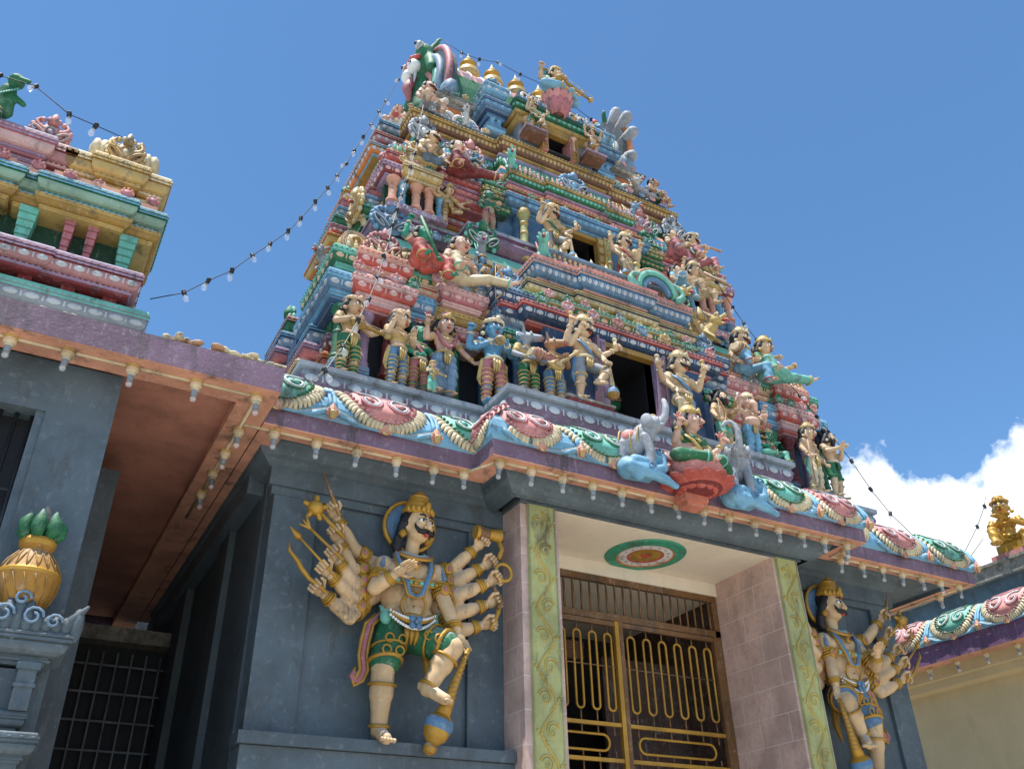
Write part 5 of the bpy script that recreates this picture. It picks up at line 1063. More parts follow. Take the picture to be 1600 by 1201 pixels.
# ================================================================ great guardian reliefs
def big_guardian(label, ox, sgn, cloth, yaw, accent):
    H = 1.85; c = (.095)
    arms = []; sh = (-.10+0, .0, .775)
    Lw = [((-.175, -.01, .836), (-.282, -.05, .948)), ((-.183, -.03, .729), (-.268, -.07, .831)), ((-.177, -.05, .656), (-.270, -.09, .732)), ((-.179, -.05, .600), (-.297, -.09, .665)), ((-.177, -.03, .517), (-.312, -.07, .586))]
    Rw = [((.322, -.01, .824), (.419, -.05, .928)), ((.329, -.03, .752), (.446, -.07, .831)), ((.331, -.05, .680), (.460, -.09, .748)), ((.332, -.04, .598), (.467, -.07, .652)), ((.321, -.02, .516), (.448, -.05, .556))]
    sl_, sr_ = (-.03, .02, .79), (.225, .02, .79)
    for i, (e_, w_) in enumerate(Lw): arms.append((-1, (-.06, .03, .79-.035*i), e_, w_))
    for i, (e_, w_) in enumerate(Rw): arms.append((1, (.245, .03, .79-.035*i), e_, w_))
    fa = (-1, (-.035, -.03, .775), (-.095, -.10, .640), (-.039, -.17, .683)); fb = (1, (.225, -.03, .775), (.256, -.08, .623), (.297, -.12, .496)); arms += [fa, fb]
    legs = [(-1, (.035, 0, .485), (-.015, -.05, .314), (-.010, -.02, .062), (-.005, -.10, .02)), (1, (.155, -.01, .475), (.262, -.14, .409), (.162, -.12, .228), (.215, -.19, .175))]
    fl = lambda p: (sgn*p[0], p[1], p[2])
    if sgn < 0:
        arms = [(-s, fl(a), fl(e_), fl(w_)) for s, a, e_, w_ in arms]; legs = [(-s, fl(h_), fl(k_), fl(a_), fl(t_)) for s, h_, k_, a_, t_ in legs]
    op = [arms[-1], arms[-2]]
    hd = (sgn*.115, -.045, .975); co = dict(arms=arms, legs=legs, head=hd, cx=sgn*.095, open=op)
    r = statue(label, (ox, 6.86, 2.90), H, 0, low=('shorts', cloth, 'gold'), hat='crown', hatc='gold', trim='gold', skin='goldskin', stache=True, yaw=yaw, tilt=.12, coord=co, items=[('halo', 0, 'blue')], vox=.0075, detail=2, cat='guardian statue', name='guardian_statue', group='great many-armed guardian reliefs beside the portico')
    Tm = lambda mb: setattr(mb, 'v', [(x*H, y*H, z*H) for x, y, z in mb.v])
    def fin(mb, nm):
        if nm in ('chest_ornament', 'girdle'): mb.v = [(p[0], p[1]-.014, p[2]) for p in mb.v]
        Tm(mb); return mb.build(nm, r)
    X = lambda x: sgn*x
    # deeper chest, hips and shoulder masses joining the many arms
    b = MB(); b.ell((X(.095), .0, .745), (.170, .085, .095), 'a'); b.ell((X(.095), -.005, .65), (.135, .082, .105), 'a'); b.ell((X(.095), -.01, .56), (.135, .082, .075), 'a')
    for s in (-1, 1): b.ell((X(.095)+s*.065, -.050, .755), (.070, .042, .046), 'a'); b.ell((X(.095)+s*.150, .01, .73), (.05, .05, .085), 'a')
    v, f = remesh(b, .012, 2); m = MB(); m.add(v, f, 'goldskin', True); fin(m, 'chest')
    m = MB()                                                                        # jewels and cords over the chest
    for s in (-1, 1):
        m.tube([(X(.095)+s*.085, -.05, .83), (X(.095)+s*.075, -.090, .76), (X(.095)+s*.045, -.100, .68), (X(.095)+s*.03, -.098, .635), (X(.095), -.095, .625)], [.012, .012, .012, .011, .010], 'blue', 7); m.tube([(X(.095)+s*.098, -.05, .825), (X(.095)+s*.090, -.088, .76), (X(.095)+s*.058, -.100, .68), (X(.095)+s*.04, -.098, .63), (X(.095), -.10, .615)], .006, 'gold', 6)
        m.tube([(X(.095)+s*.14, -.04, .80), (X(.095)+s*.155, -.06, .74), (X(.095)+s*.15, -.07, .72)], [.014, .014, .008], 'steel', 7)
    for k in range(9):
        x0 = X(.095)-.11+.0275*k; m.ell((x0, -.075-.022*sin(pi*k/8), .70-.012*sin(pi*k/8)), (.014, .010, .010), 'teal' if k % 2 else 'gold', 8, 6)
    m.tube([(X(.095)-.115+.023*k, -.072-.026*sin(pi*k/10), .69-.014*sin(pi*k/10)) for k in range(11)], .005, 'gold', 6); m.tube([(X(.095)-.115+.023*k, -.072-.026*sin(pi*k/10), .712-.012*sin(pi*k/10)) for k in range(11)], .005, 'gold', 6)
    m.ell((X(.095), -.092, .775), (.018, .012, .022), 'gold', 10, 8); m.ell((X(.095), -.103, .775), .008, 'dred', 8, 6)
    for a, rr, cc in ((.055, .012, 'teal'), (.07, .010, 'rose'), (.09, .008, 'gold')): m.tube([(X(.105)+a*sin(q), -.025-a*.8*cos(q), .862-a*.55*cos(q)-.012) for q in [-1.5+3*i/12 for i in range(13)]], rr, cc, 7)
    m.ring((X(.095), -.078, .59), (0, 1, .1), .058, .006, 'gold', 20); m.ell((X(.095), -.082, .585), .005, 'brown', 6, 5)
    for s in (-1, 1): m.ell((X(.095)+s*.062, -.088, .752), .007, 'brown', 8, 6)
    fin(m, 'chest_ornament')
    m = MB()                                                                        # bead girdle with a blue flower
    for row, (z0, dz, rr) in enumerate(((.555, .035, .0075), (.535, .055, .0075))):
        for k in range(21): a = -1+2*k/20; m.ell((X(.095)+a*.105, -.075-.025*(1-a*a), z0-dz*(1-a*a)), rr, 'eye', 7, 5)
    m.tube([(X(.095)+a*.10, -.070-.022*(1-a*a), .555-.045*(1-a*a)) for a in [-1+2*k/12 for k in range(13)]], .013, 'gold', 7)
    for k in range(4): a = pi/4+k*pi/2; m.ell((X(.095)+.022*cos(a), -.112, .505+.022*sin(a)), (.016, .010, .016), 'blue', 8, 6)
    m.ell((X(.095), -.12, .505), .009, 'steel', 8, 6)
    for s in (-1, 1):
        m.ell((X(.095)+s*.115, -.04, .535), (.028, .02, .035), accent, 10, 8); m.tube([(X(.095)+s*.10, -.04, .55), (X(.095)+s*.135, -.03, .575), (X(.095)+s*.12, -.04, .53)], [.012, .016, .008], accent, 7)
    fin(m, 'girdle')
    m = MB()                                                                        # gold panels on the shorts
    for k, (sd, h_, k_, a_, t_) in enumerate(legs):
        for t in (.30, .62):
            for w_ in (-1, 1):
                p = Vector(lerp(h_, k_, t)); m.ring((p.x+w_*.030, p.y-.082+.010*t, p.z), (0, 1, 0), .020, .005, 'gold', 8)
        m.ring(lerp(h_, k_, .48), Vector(k_)-Vector(h_), .080, .006, 'gold', 16)
    fin(m, 'shorts_trim')
    for sx in (-1,):                                                               # long curling sash end
        m = MB()
        for off, cc, rr in ((0, 'rose', .012), (-.018, 'gold', .008), (.018, 'gold', .008)):
            m.tube([(X(-.035+off), -.02, .55), (X(-.085+off), -.03, .50), (X(-.10+off), -.03, .42), (X(-.105+off), -.03, .36), (X(-.095+off), -.03, .30), (X(-.115+off), -.03, .255), (X(-.135), -.03, .25-off), (X(-.15), -.03, .27), (X(-.135), -.03, .29+off)], rr, cc, 7)
        fin(m, 'sash')
    W_ = lambda i: Vector(arms[i][3]); 
    def held(nm, fn_): m = MB(); fn_(m); fin(m, nm)
    def along(i): d = (Vector(arms[i][3])-Vector(arms[i][2])).normalized(); return W_(i)+d*.05, d
    p0, d0 = along(0); held('dagger', lambda m: (m.cap(p0+Vector((X(.03), -.03, -.03)), p0+Vector((X(-.01), -.03, .05)), .009, .010, 'ochre'), m.cap(p0+Vector((X(-.01), -.03, .05)), p0+Vector((X(-.06), -.03, .16)), .012, .002, 'bronze')))
    p1, d1 = along(1); held('mace', lambda m: (m.tube([p1+Vector((X(.04), -.03, -.03)), p1+Vector((X(-.09), -.03, .075))], .010, 'gold', 8), m.ell(p1+Vector((X(-.105), -.03, .085)), (.038, .035, .035), 'gold'), [m.cap(p1+Vector((X(-.105), -.03, .085)), p1+Vector((X(-.105+.05*cos(a)), -.03, .085+.05*sin(a))), .014, .012, 'gold') for a in (.3, 1.5, 2.8, 4.1, 5.2)]))
    p2, d2 = along(2)
    def tri(m):
        a, e = p2+Vector((X(.045), -.03, -.035)), p2+Vector((X(-.12), -.03, .085)); m.tube([a, e], .007, 'gold', 7)
        for q in (-1, 0, 1): m.cap(e, e+Vector((X(-.03+.012*q), 0, .03+.022*q)), .009, .004, 'gold')
    held('trident', tri)
    p3, d3 = along(3); held('arrow', lambda m: (m.tube([p3+Vector((X(.05), -.03, -.04)), p3+Vector((X(-.14), -.03, .12))], .006, 'gold', 7), m.cap(p3+Vector((X(-.135), -.03, .115)), p3+Vector((X(-.17), -.03, .15)), .020, .003, 'gold', 4)))
    p4, d4 = along(4); held('curved_blade', lambda m: m.tube([p4+Vector((X(a), -.03, b_)) for a, b_ in ((.04, -.03), (0, 0), (-.04, .02), (-.08, .06), (-.10, .09), (-.14, .13), (-.145, .17))], [.008, .009, .010, .012, .011, .008, .002], 'gold', 7))
    q0, _ = along(5); held('small_drum', lambda m: (m.lathe(q0+Vector((X(.03), -.02, .04)), [(.034, -.075, 'gold'), (.036, -.06, 'bronze'), (.024, 0, 'gold'), (.036, .06, 'bronze'), (.034, .075, 'gold')], seg=14, ax='x'), m.tube([q0+Vector((X(.08), -.02, .03)), q0+Vector((X(.10), -.02, -.03)), q0+Vector((X(.08), -.02, -.08))], .013, 'gold', 7)))
    q2, _ = along(7); held('ring', lambda m: m.ring(q2+Vector((X(.03), -.03, .03)), (0, 1, 0), .042, .009, 'gold', 20))
    q3, _ = along(8); held('serpent', lambda m: m.tube([q3+Vector((X(.02*sin(k)), -.03, -.04+.022*k)) for k in range(6)], [.008, .010, .010, .010, .012, .006], 'bronze', 7))
    q4, _ = along(9); held('short_blade', lambda m: m.tube([q4+Vector((X(a), -.03, b_)) for a, b_ in ((-.01, -.04), (.01, 0), (.03, .05), (.04, .10), (.035, .15))], [.008, .009, .012, .010, .002], 'gold', 7))
    def mace(m):
        a, e = Vector((X(.336), -.16, .41)), Vector((X(.232), -.12, .115)); pts = [lerp(a, e, t) for t in (0, .3, .6, .85, 1)]
        m.tube(pts, [.011, .014, .020, .030, .036], 'gold', 12)
        for k in range(12): m.ring(lerp(a, e, .08+.07*k), e-a, .012+.018*(k/12)**1.5+.002, .003, 'ochre', 10)
        ax = (e-a).normalized(); R_ = Vector((0, 0, -1)).rotation_difference(ax).to_matrix()
        def fn(p): return e+R_@Vector(p)
        m.lathe((0, 0, 0), [(.036, .01, 'gold'), (.058, -.008, 'blue'), (.064, -.03, 'blue'), (.060, -.05, 'blue'), (.058, -.053, 'gold'), (.050, -.085, 'gold'), (.030, -.105, 'gold'), (.022, -.11, 'ochre'), (.030, -.125, 'gold'), (.026, -.145, 'gold'), (.010, -.155, 'gold')], seg=18, fn=fn)
    held('great_mace', mace)
    def bands(m):
        for s_, sh_, e_, w_ in arms:
            d = Vector(e_)-Vector(sh_)
            for t in (.45, .55, .65, .75): m.ring(lerp(sh_, e_, t), d, .042, .006, 'gold', 14)
            c_ = Vector(lerp(sh_, e_, .6)); m.ell(c_+Vector((0, -.042, .0)), (.024, .010, .030), 'gold', 10, 8); m.ell(c_+Vector((0, -.050, 0)), (.011, .006, .014), 'rose', 8, 6)
            m.ring(lerp(e_, w_, .78), Vector(w_)-Vector(e_), .030, .007, 'gold', 14)
    held('armbands', bands)
    return r
big_guardian('many-armed moustached guardian in green shorts on the wall left of the portico', 2.64, 1, 'grn', .35, 'teal')
big_guardian('many-armed moustached guardian in blue shorts on the wall right of the portico', 8.08, -1, 'blue', .30, 'steel')
# ================================================================ left hall
LH = empty('hall', (-1, 6.3, 0), 0, 'blue grey temple hall at the left with purple fascia and red-brown soffit', 'building')
def lpart(mb, name, label=None):
    o = mb.build(name, LH, (1, -6.3, 0)); 
    if label: o['label'] = label
    return o
m = MB(); m.box(-8, -.245, 6.3, 6.6, 0, 3.2, 'bgwall'); m.box(-.20, .235, 6.3, 6.7, 0, 5.25, 'bgwall'); m.box(-8, -.20, 6.3, 6.7, 4.84, 5.25, 'bgwall'); m.box(-8, -1.3, 6.3, 6.6, 3.2, 4.84, 'bgwall'); m.box(-.26, -.20, 6.32, 6.6, 0, 4.84, 'bgwall')
m.box(.33, 1.95, 11.24, 11.28, 2.0, 4.59, 'black'); m.box(-8, .42, 7.35, 8.2, 0, 4.98, 'slate'); m.box(-8, .30, 8.2, 14.3, 0, 5.25, 'slate'); m.box(-8, 1.6, 13.0, 13.3, 4.95, 5.4, 'slate')  # black sheet behind the far grille stands in for deep shade
lpart(m, 'wall')
m = MB(); m.box(-8, 1.12, 6.2, 12.5, 5.30, 5.34, 'soffit'); lpart(m, 'soffit', 'red-brown soffit')
m = MB(); m.sweep([(-8, 5.93), (1.33, 5.93), (1.33, 12.6), (-8, 12.6)], [(0, 5.222, 'purple'), (0, 5.44, 'purple'), (-.03, 5.455, 'stone'), (-3, 5.48, 'stone')], cap=False); lpart(m, 'roof_edge', 'rough purple fascia')
m = MB(); m.box(-8, 1.326, 5.934, 6.22, 5.215, 5.299, 'peach'); m.box(1.06, 1.326, 6.22, 12.6, 5.215, 5.299, 'peach'); lpart(m, 'soffit_band', 'peach soffit band')
m = MB()
for k in range(9): x = -.275-.10*k; m.tube([(x, 6.42, 3.2), (x, 6.42, 4.84)], .016, 'iron', 6)
for z in (3.9, 4.25, 3.5): m.box(-1.3, -.26, 6.41, 6.43, z, z+.02, 'iron')
m.box(-1.3, -.25, 6.5, 6.52, 3.2, 4.84, 'black'); lpart(m, 'window_grille')  # black sheet behind the bars stands in for the unlit interior
m = MB(); m.tube([(-3, 6.05, 5.205), (1.18, 6.05, 5.205)], .013, 'cream', 8); m.tube([(1.18, 6.05, 5.205), (1.18, 8.6, 5.205)], .013, 'cream', 8); tag(m.build('conduit'), 'cream electrical conduit joining the lamp holders under the left hall eave', 'conduit')
LA, LB_ = 'white porcelain lamp holder under the front edge of the left hall roof', 'porcelain lamp holder under the side edge of the left hall roof'
for x in (-.53, -.16, .27, .72, 1.17): lamp(x, 6.05, 5.213, LA)
for y in (6.62, 7.05, 7.5, 7.95): lamp(1.18, y, 5.213, LB_)
m = MB()                                                                            # dark gap behind: beam and grille
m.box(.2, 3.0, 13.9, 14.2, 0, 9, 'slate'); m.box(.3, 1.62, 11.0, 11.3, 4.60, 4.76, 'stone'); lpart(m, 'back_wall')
m = MB()
for k in range(10): x = .45+.155*k; m.tube([(x, 11.1, 2.6), (x, 11.1, 4.5)], .012, 'gray', 6)
for k in range(7): z = 4.35-.30*k; m.tube([(.35, 11.1, z), (1.9, 11.1, z)], .012, 'gray', 6)
m.box(1.72, 1.78, 11.08, 11.14, 0, 4.6, 'gray'); tag(m.build('window_grille'), 'iron grille in the dark gap between hall and gatehouse', 'grille')
m = MB()
for k in range(26):
    x = .42+.032*k; m.ell((x+random.uniform(-.02, .02), 5.99+random.uniform(0, .08), 5.46+.05*sin(k*.35)**2+random.uniform(0, .03)), (random.uniform(.03, .07), .05, random.uniform(.012, .03)), random.choice(['stone', 'cream', 'tan']), 7, 5, Euler((random.uniform(-.4, .4), random.uniform(-.4, .4), 0)).to_matrix())
for k in range(14): m.ell((-.45+k*.05, 6.02, 5.45+.02*random.random()), (.05, .05, .025), 'stone', 7, 5)
tag(m.build('rubble'), 'crumbling cream mortar and debris lying along the left hall roof edge', 'debris', kind='stuff')
# shrine bracket with the pot
m = MB(); SX, SY = -.02, 6.14
R0 = lambda w_, y0: rect(SX-w_, SX+w_, y0, 6.31)
m.sweep(R0(.20, 6.10), [(0, 1.5, 'bgwall'), (0, 2.55, 'bgwall')]); cornice(m, R0(.21, 6.08), 2.52, .16, .07, ('bgwall', 'bgwall', 'bgwall'), None); cornice(m, R0(.14, 6.12), 2.68, .12, .05, ('bgwall',)*3, None)
m.sweep(R0(.17, 6.12), [(0, 2.8, 'bgwall'), (0, 3.04, 'bgwall')])
for s in (-1, 1): m.box(SX+s*.13-.05, SX+s*.13+.05, 6.06, 6.13, 2.80, 3.08, 'bgwall'); m.box(SX+s*.13-.065, SX+s*.13+.065, 6.04, 6.13, 3.03, 3.07, 'bgwall'); m.box(SX+s*.13-.06, SX+s*.13+.06, 6.05, 6.13, 2.93, 2.95, 'bgwall')
cornice(m, R0(.21, 6.10), 3.06, .20, .12, ('bgwall',)*3, None)
for k in range(13):
    x = SX-.33+.055*k; h = .06+.10*max(0, 1-abs(k-6)/3)+(.05 if k in (0, 12) else 0); m.ell((x, 6.02, 3.27+h*.3), (.042, .045, h), 'bgwall', 8, 6)
for q, (x, z, r) in enumerate(((SX-.2, 3.30, .05), (SX-.08, 3.32, .06), (SX+.08, 3.32, .06), (SX+.2, 3.30, .05), (SX, 3.42, .05))): m.tube([(x+(r-.003*k)*cos(k*.6), 5.975, z+(r-.003*k)*sin(k*.6)) for k in range(14)], .010, 'steel', 5)
for s in (-1, 1): m.cap((SX+s*.28, 6.02, 3.30), (SX+s*.37, 6.0, 3.42), .05, .010, 'bgwall')
tag(m.build('shrine_bracket'), 'blue grey carved shrine bracket on the hall wall under the gold pot', 'bracket')
t = empty('ritual_pot', (SX, 6.13, 3.42), 0, 'gold ritual pot with green leaves and a coconut on the hall wall', 'pot')
m = MB(); m.lathe((0, 0, 0), [(.07, -.08, 'potgold'), (.12, -.03, 'potgold'), (.165, .06, 'potgold'), (.185, .15, 'potgold'), (.188, .165, 'gold'), (.188, .185, 'gold'), (.175, .20, 'potgold'), (.14, .27, 'potgold'), (.095, .33, 'potgold'), (.09, .35, 'potgold'), (.105, .37, 'gold'), (.11, .40, 'gold'), (.10, .42, 'potgold'), (.09, .425, 'potgold')], seg=28); m.build('vessel', t)
m = MB()
for k in range(18):
    a = 2*pi*k/18
    for s in (-1, 1): m.tube([((.19-.012*j*.0)*cos(a+s*.05*j)*(1-.0*j)*f, .19*sin(a+s*.05*j)*f, z) for j, (z, f) in enumerate(((.20, .94), (.235, .87), (.27, .77), (.30, .65), (.325, .54)))], .004, 'ochre', 4)
    m.tube([(.19*cos(a+.09*j)*f, .19*sin(a+.09*j)*f, z) for j, (z, f) in enumerate(((.15, .985), (.10, .94), (.05, .86), (0, .74), (-.04, .58)))], [.002, .004, .004, .004, .002], 'ochre', 5)
m.build('relief', t)
m = MB()
for k in range(7): a = 2*pi*k/7; m.tube([(r_*cos(a), r_*sin(a), z_) for r_, z_ in ((.07, .42), (.105, .47), (.11, .52), (.09, .57), (.10, .60))], [.03, .045, .04, .022, .003], 'grn', 8)
m.build('leaves', t); m = MB(); m.cap((0, 0, .50), (0, 0, .65), .075, .012, 'stone', 12); m.build('coconut', t)
# ================================================================ small shrine tower on the left hall
VT = empty('shrine_tower', (-1.6, 8.8, 6.2), 0, 'small weathered painted shrine tower rising behind the left hall roof', 'tower')
def vp(mb, name, label=None): 
    o = put(name, mb.data(name), VT, (1.6, -8.8, -6.2)); 
    if label: o['label'] = label
    return o
VX = -2.2
def vrect(x1, y0, e=0): return [(2*VX-x1, y0), (x1, y0), (x1, 2*9.9-y0), (2*VX-x1, 2*9.9-y0)]
m = MB(); m.sweep(vrect(.30, 7.6), [(0, 5.5, 'gray'), (0, 6.50, 'gray')]); cornice(m, vrect(.30, 7.6), 6.44, .28, .07, ('gray', 'gray', 'teal'), 'oval', .15); vp(m, 'base')
m = MB(); m.sweep(vrect(.05, 7.75), [(0, 6.7, 'dgrn'), (0, 7.8, 'dgrn')])
for u in range(5): m.box(.0-.36*u-.06, .0-.36*u+.06, 7.6, 7.8, 6.72, 6.84, 'dred')
vp(m, 'core')
for x0, x1, y0 in ((-.62, .15, 7.52), (-1.08, -.62, 7.50), (-2.2, -1.16, 7.52)):
    m = MB(); cornice(m, [(x0, y0), (x1, y0), (x1, 8.2), (x0, 8.2)], 6.80, .27, .09, ('dred', 'rosest', 'lilac'), 'oval', .12); vp(m, 'cornice')
m = MB()
def brack(x, y, c, w_=.06, ln=.0):
    m = MB()
    for k in range(6): m.box(x-w_*(.7+.09*k), x+w_*(.7+.09*k), y-.03*k*.6-.04, y+.14, 7.08+.075*k, 7.152+.075*k, c)
    vp(m, 'bracket_column')
for x, c in ((.02, 'teal'), (-.30, 'rose'), (-.50, 'rose'), (-.86, 'teal'), (-1.20, 'grn'), (-1.36, 'grn')): brack(x, 7.66, c, .07 if c == 'teal' else .04)
for x0, x1, y0 in ((-.06, .22, 7.56), (-.78, -.06, 7.48), (-1.0, -.78, 7.56), (-2.2, -1.06, 7.5)):
    m = MB(); cornice(m, [(x0, y0), (x1, y0), (x1, 8.3), (x0, 8.3)], 7.50, .15, .07, ('yel', 'ochre', 'yel'), None); cornice(m, [(x0, y0), (x1, y0), (x1, 8.3), (x0, 8.3)], 7.64, .25, .10, ('grn', 'tealst', 'sky'), None); m.box(x0+.02, x1-.02, y0-.06, 8.2, 7.892, 7.95, 'peach'); vp(m, 'cornice')
m = MB()
for x in (.14, -.10, -.62, -.90, -1.2, -1.5): m.ell((x, 7.42, 7.93), (.06, .035, .045), 'rose', 9, 6); [m.ell((x+.05*cos(a), 7.41, 7.935+.045*sin(a)), .018, 'pink', 6, 5) for a in (0, .8, 1.6, 2.4, 3.14)]
vp(m, 'rosettes')
for x0, x1, y0, cs in ((-.66, .20, 7.62, ('ochre', 'yel', 'cream')), (-.42, -.02, 7.55, ('ochre', 'yel', 'yel')), (-1.55, -.70, 7.62, ('dred', 'rosest', 'pinkl')), (-1.35, -.90, 7.55, ('rose', 'pinkl', 'lilac')), (-2.3, -1.42, 7.5, ('grn', 'yel', 'stone'))):
    m = MB(); r_ = [(x0, y0), (x1, y0), (x1, 8.2), (x0, 8.2)]; z0 = 7.95 if x0 > -2 else 8.0
    cornice(m, [(x0+.07, y0+.07), (x1-.07, y0+.07), (x1-.07, 8.2), (x0+.07, 8.2)], z0, .17, .05, cs, None); cornice(m, r_, z0+.17, .30 if x0 > -2 else .4, .08, cs, None); vp(m, 'upper_pavilion')
kd = lambda x, y, z, w_, h_, c: (put('arch_ornament', KUDU[c], VT, (x+1.6, y-8.8, z-6.2), 0, (w_, w_, h_)))
kd(-.92, 7.6, 8.36, .40, .44, 'pink'); kd(-.22, 7.58, 8.40, .40, .46, 'yellow'); [kd(x_, 7.44, 7.90, .13, .13, 'pink') for x_ in (-.36, -1.75)]
m = MB(); m.box(-.52, .10, 7.62, 8.1, 8.41, 8.50, 'yel')
for k in range(9): m.ell((-.50+.07*k, 7.76, 8.62), (.07, .18, .20-.014*abs(k-4)), 'cream', 9, 7)
m.lathe((-.10, 7.75, 8.78), [(.04, 0, 'tan'), (.06, .05, 'tan'), (.03, .08, 'tan'), (.045, .11, 'brown'), (.01, .18, 'brown')], seg=10); m.lathe((-.38, 7.75, 8.78), [(.03, 0, 'cream'), (.045, .04, 'cream'), (.01, .12, 'cream')], seg=10); vp(m, 'dome_cap', 'cream ribbed dome with scroll arch')
b = MB(); b.cap((-1.36, 7.5, 8.56), (-1.36, 7.45, 8.75), .11, .08, 'a'); b.ell((-1.32, 7.4, 8.86), (.08, .09, .07), 'a'); b.cap((-1.30, 7.36, 8.86), (-1.20, 7.30, 8.82), .045, .02, 'a'); b.cap((-1.36, 7.5, 8.9), (-1.42, 7.5, 8.98), .04, .01, 'a'); b.cap((-1.30, 7.45, 8.7), (-1.20, 7.42, 8.62), .04, .03, 'a'); b.cap((-1.5, 7.5, 8.6), (-1.6, 7.5, 8.8), .09, .05, 'a')
v, f = remesh(b, .014, 2); m = MB(); m.add(v, f, 'grn', True)
for k in range(8): m.cap((-1.42+.02*k, 7.38, 8.62+.02*k), (-1.42+.02*k, 7.34, 8.57+.02*k), .012, .008, 'teal', 6)
tag(m.build('dragon_statue'), 'green dragon statue on the corner of the small left shrine tower', 'statue')
# ================================================================ right wing
RW = empty('side_wing', (12.6, 7, 0), 0, 'low side building at the right with yellowish wall and scalloped eave', 'building')
RI = (-12.6, -7, 0)
m = MB(); m.box(12.95, 15, 0, 14, 0, 5.3, 'rw'); m.box(12.70, 12.96, 0, 14, 4.84, 4.95, 'rw'); m.box(12.6, 12.96, 0, 14, 4.95, 5.125, 'rw'); m.build('wall', RW, RI)
m = MB(); RP = [(12.3, 12.5), (12.3, 1.0), (15, 1.0), (15, 12.5)]
m.sweep(RP, [(-.5, 5.13, 'rw'), (-.25, 5.11, 'rw'), (-.249, 5.10, 'peach'), (-.004, 5.10, 'peach'), (0, 5.107, 'violet'), (0, 5.37, 'violet')]+[(a, b_, 'sky') for a, b_ in CUR[1:]]+[(-.8, 5.90, 'sky')]); o = m.build('eave', RW, RI)
for i, y in enumerate((9.3, 8.40, 7.50, 6.60, 5.7)):
    s_ = shell((12.3, y), (0, -1), (-1, 0), 'teal' if i % 2 else 'pink', 'grn' if i % 2 else 'rose', .86); s_.parent = RW; s_.matrix_parent_inverse = Matrix.Translation(RI)
s_ = wave((12.3, 0), (0, -1), (-1, 0), [-9.3, -8.4, -7.5, -6.6, -5.7], .88); s_.parent = RW; s_.matrix_parent_inverse = Matrix.Translation(RI)
m = MB(); m.box(12.75, 15, 1, 12.5, 5.80, 6.14, 'bgwall'); m.box(12.66, 15, 1, 12.5, 6.14, 6.32, 'stone'); m.box(12.62, 15, 1, 12.5, 6.32, 6.36, 'stone'); m.build('parapet', RW, RI)['label'] = 'mould-stained parapet'
for y in (9.1, 8.6, 8.1, 7.6, 7.1, 6.6): lamp(12.45, y, 5.10, 'white porcelain lamp holder under the eave of the low right side wing')
ST('gold painted kneeling statue with praying hands on the right parapet', (12.85, 7.42, 6.60), 1.28, -1.1, ('pray', 'pray'), ('knee', 'sit'), skin='gold', low=('trousers', 'gold', 'yel'), seated=True, hat='crown', hatc='gold', trim='gold', hair=False, yaw=.0, tilt=-.1)
m = MB(); m.box(12.66, 13.1, 7.1, 7.7, 6.361, 6.44, 'pink'); m.box(12.7, 13.05, 7.2, 7.6, 6.44, 6.58, 'gold'); m.build('statue_base', RW, RI)
# ================================================================ festoons of bulbs
def festoon(name, label, pts, sock=None, wire='black', sag=True, every=1):
    t = empty(name, pts[0], 0, label, 'string lights'); o = Vector(pts[0])
    P_ = [Vector(p)-o for p in pts]
    m = MB(); m.tube(P_, .0055, wire, 5); m.build('cable', t)
    if not FB:
        s_ = MB().lathe((0, 0, 0), [(.020, .028), (.024, .02), (.024, -.02), (.018, -.035)], 'black', 8); b_ = MB(); b_.lathe((0, 0, 0), [(.014, -.035), (.016, -.05), (.028, -.074), (.030, -.092), (.024, -.112), (.008, -.122)], glass(), 10); b_.lathe((0, 0, 0), [(.013, -.034), (.012, -.055)], 'stone', 6)
        FB.append(s_.data('socket')); FB.append(b_.data('bulb'))
    for i, p in enumerate(P_):
        if i == 0 or i == len(P_)-1 and sock is None: continue
        if i % every: continue
        s_ = put('socket', FB[0], t, p, random.uniform(0, 6)); b_ = put('bulb', FB[1], s_)
        s_.rotation_euler.x = random.uniform(-.5, .5); s_.rotation_euler.y = random.uniform(-.5, .5)
FB = []
S1 = [(0.34, 7.6, 6.91), (0.63, 7.67, 7.14), (0.84, 7.75, 7.43), (1.06, 7.82, 7.7), (1.25, 7.9, 8.04), (1.43, 7.97, 8.33), (1.62, 8.04, 8.66), (1.76, 8.12, 8.98), (1.92, 8.19, 9.38), (2.07, 8.26, 9.74), (2.19, 8.34, 10.08), (2.31, 8.41, 10.42), (2.42, 8.48, 10.79), (2.55, 8.56, 11.2), (2.67, 8.63, 11.57), (2.79, 8.7, 11.98), (2.91, 8.78, 12.36), (3.1, 8.85, 13.03), (3.3, 8.93, 13.68), (3.52, 9.0, 14.48)]
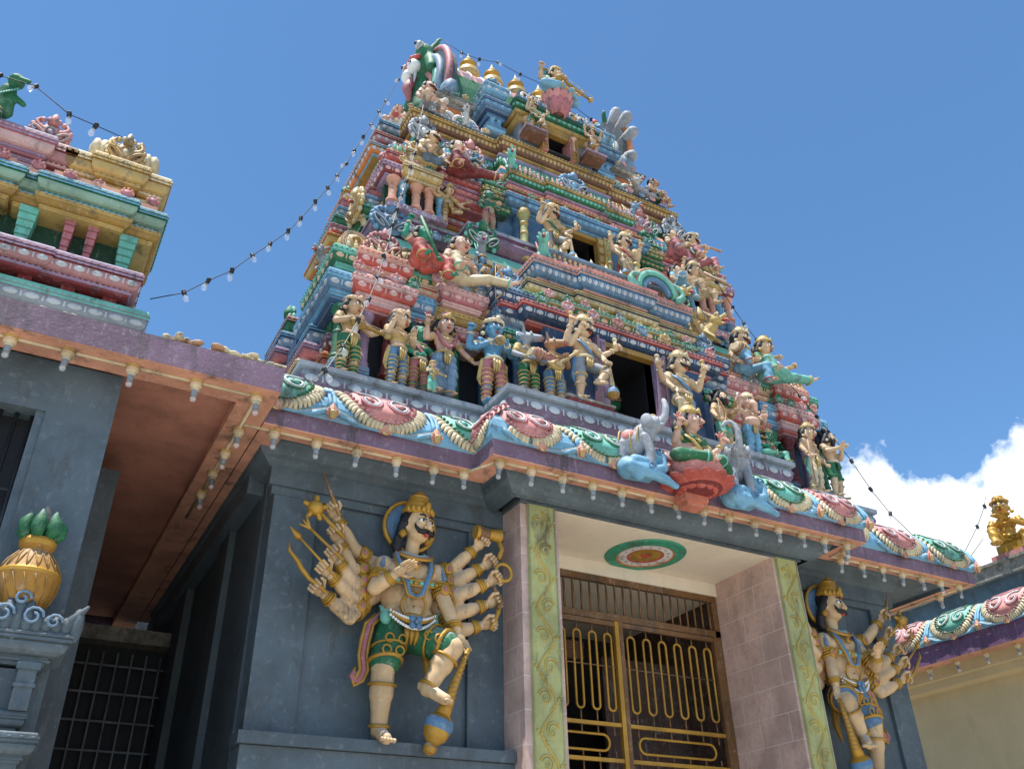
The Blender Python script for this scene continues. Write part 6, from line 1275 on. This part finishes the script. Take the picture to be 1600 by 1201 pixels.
S2 = [(3.18, 7.95, 11.57), (3.12, 7.85, 11.23), (3.04, 7.75, 10.58), (2.97, 7.65, 10.22), (2.89, 7.55, 9.85), (2.81, 7.45, 9.48), (2.72, 7.35, 9.12), (2.64, 7.25, 8.77), (2.56, 7.15, 8.42), (2.5, 7.05, 8.1), (2.42, 6.95, 7.77), (2.34, 6.85, 7.39), (2.23, 6.75, 7.0), (2.11, 6.65, 6.64), (1.96, 6.55, 6.23), (1.79, 6.45, 5.86), (1.56, 6.35, 5.52)]
S3 = [(3.9, 8.95, 14.6), (4.21, 8.9, 14.41), (4.52, 8.85, 14.38), (4.8, 8.7, 14.30), (5.17, 8.6, 14.1), (5.67, 8.5, 13.95), (6.5, 8.5, 13.6), (7.3, 8.7, 13.4)]
S4 = [(7.3, 8.15, 12.3), (7.61, 8.01, 11.34), (7.71, 7.83, 10.91), (7.76, 7.74, 10.59), (7.92, 7.66, 9.97), (8.06, 7.57, 9.48), (8.13, 7.48, 9.16), (8.22, 7.39, 8.84), (8.31, 7.3, 8.52), (8.41, 7.21, 8.15), (8.54, 7.12, 7.85), (8.67, 7.03, 7.51), (9.03, 6.94, 6.89), (9.16, 6.86, 6.48), (9.3, 6.77, 6.13), (9.52, 6.68, 5.83), (9.8, 6.59, 5.54), (10.0, 6.5, 5.28)]
S5 = [(-1.6, 7.3, 8.78), (-1.45, 7.3, 8.77), (-1.14, 7.3, 8.79), (-.79, 7.3, 8.58), (-.54, 7.32, 8.57), (-.30, 7.6, 8.80)]
S7 = [(12.3, 8.3, 6.42), (12.3, 7.89, 6.50), (12.3, 7.54, 6.82), (12.3, 7.33, 7.07), (12.3, 7.27, 7.20)]; S8 = [(12.3, 8.1, 6.36), (12.3, 7.84, 6.40), (12.3, 7.5, 6.62)]
festoon('string_lights', 'black string of clear bulbs hanging across the sky between the two towers', S1)
festoon('string_lights', 'string of bulbs on a pale wire down the left front corner of the tall tower', S2, wire='stone')
festoon('string_lights', 'string of bulbs along the roof ridge behind the gold finials', S3)
festoon('string_lights', 'black string of bulbs down the right edge of the tall tower to the eave', S4)
festoon('string_lights', 'short string of bulbs over the small left shrine tower', S5)
festoon('string_lights', 'string of bulbs looping up to the gold kneeling statue', S7); festoon('string_lights', 'short lower string of bulbs at the foot of the gold kneeling statue', S8)
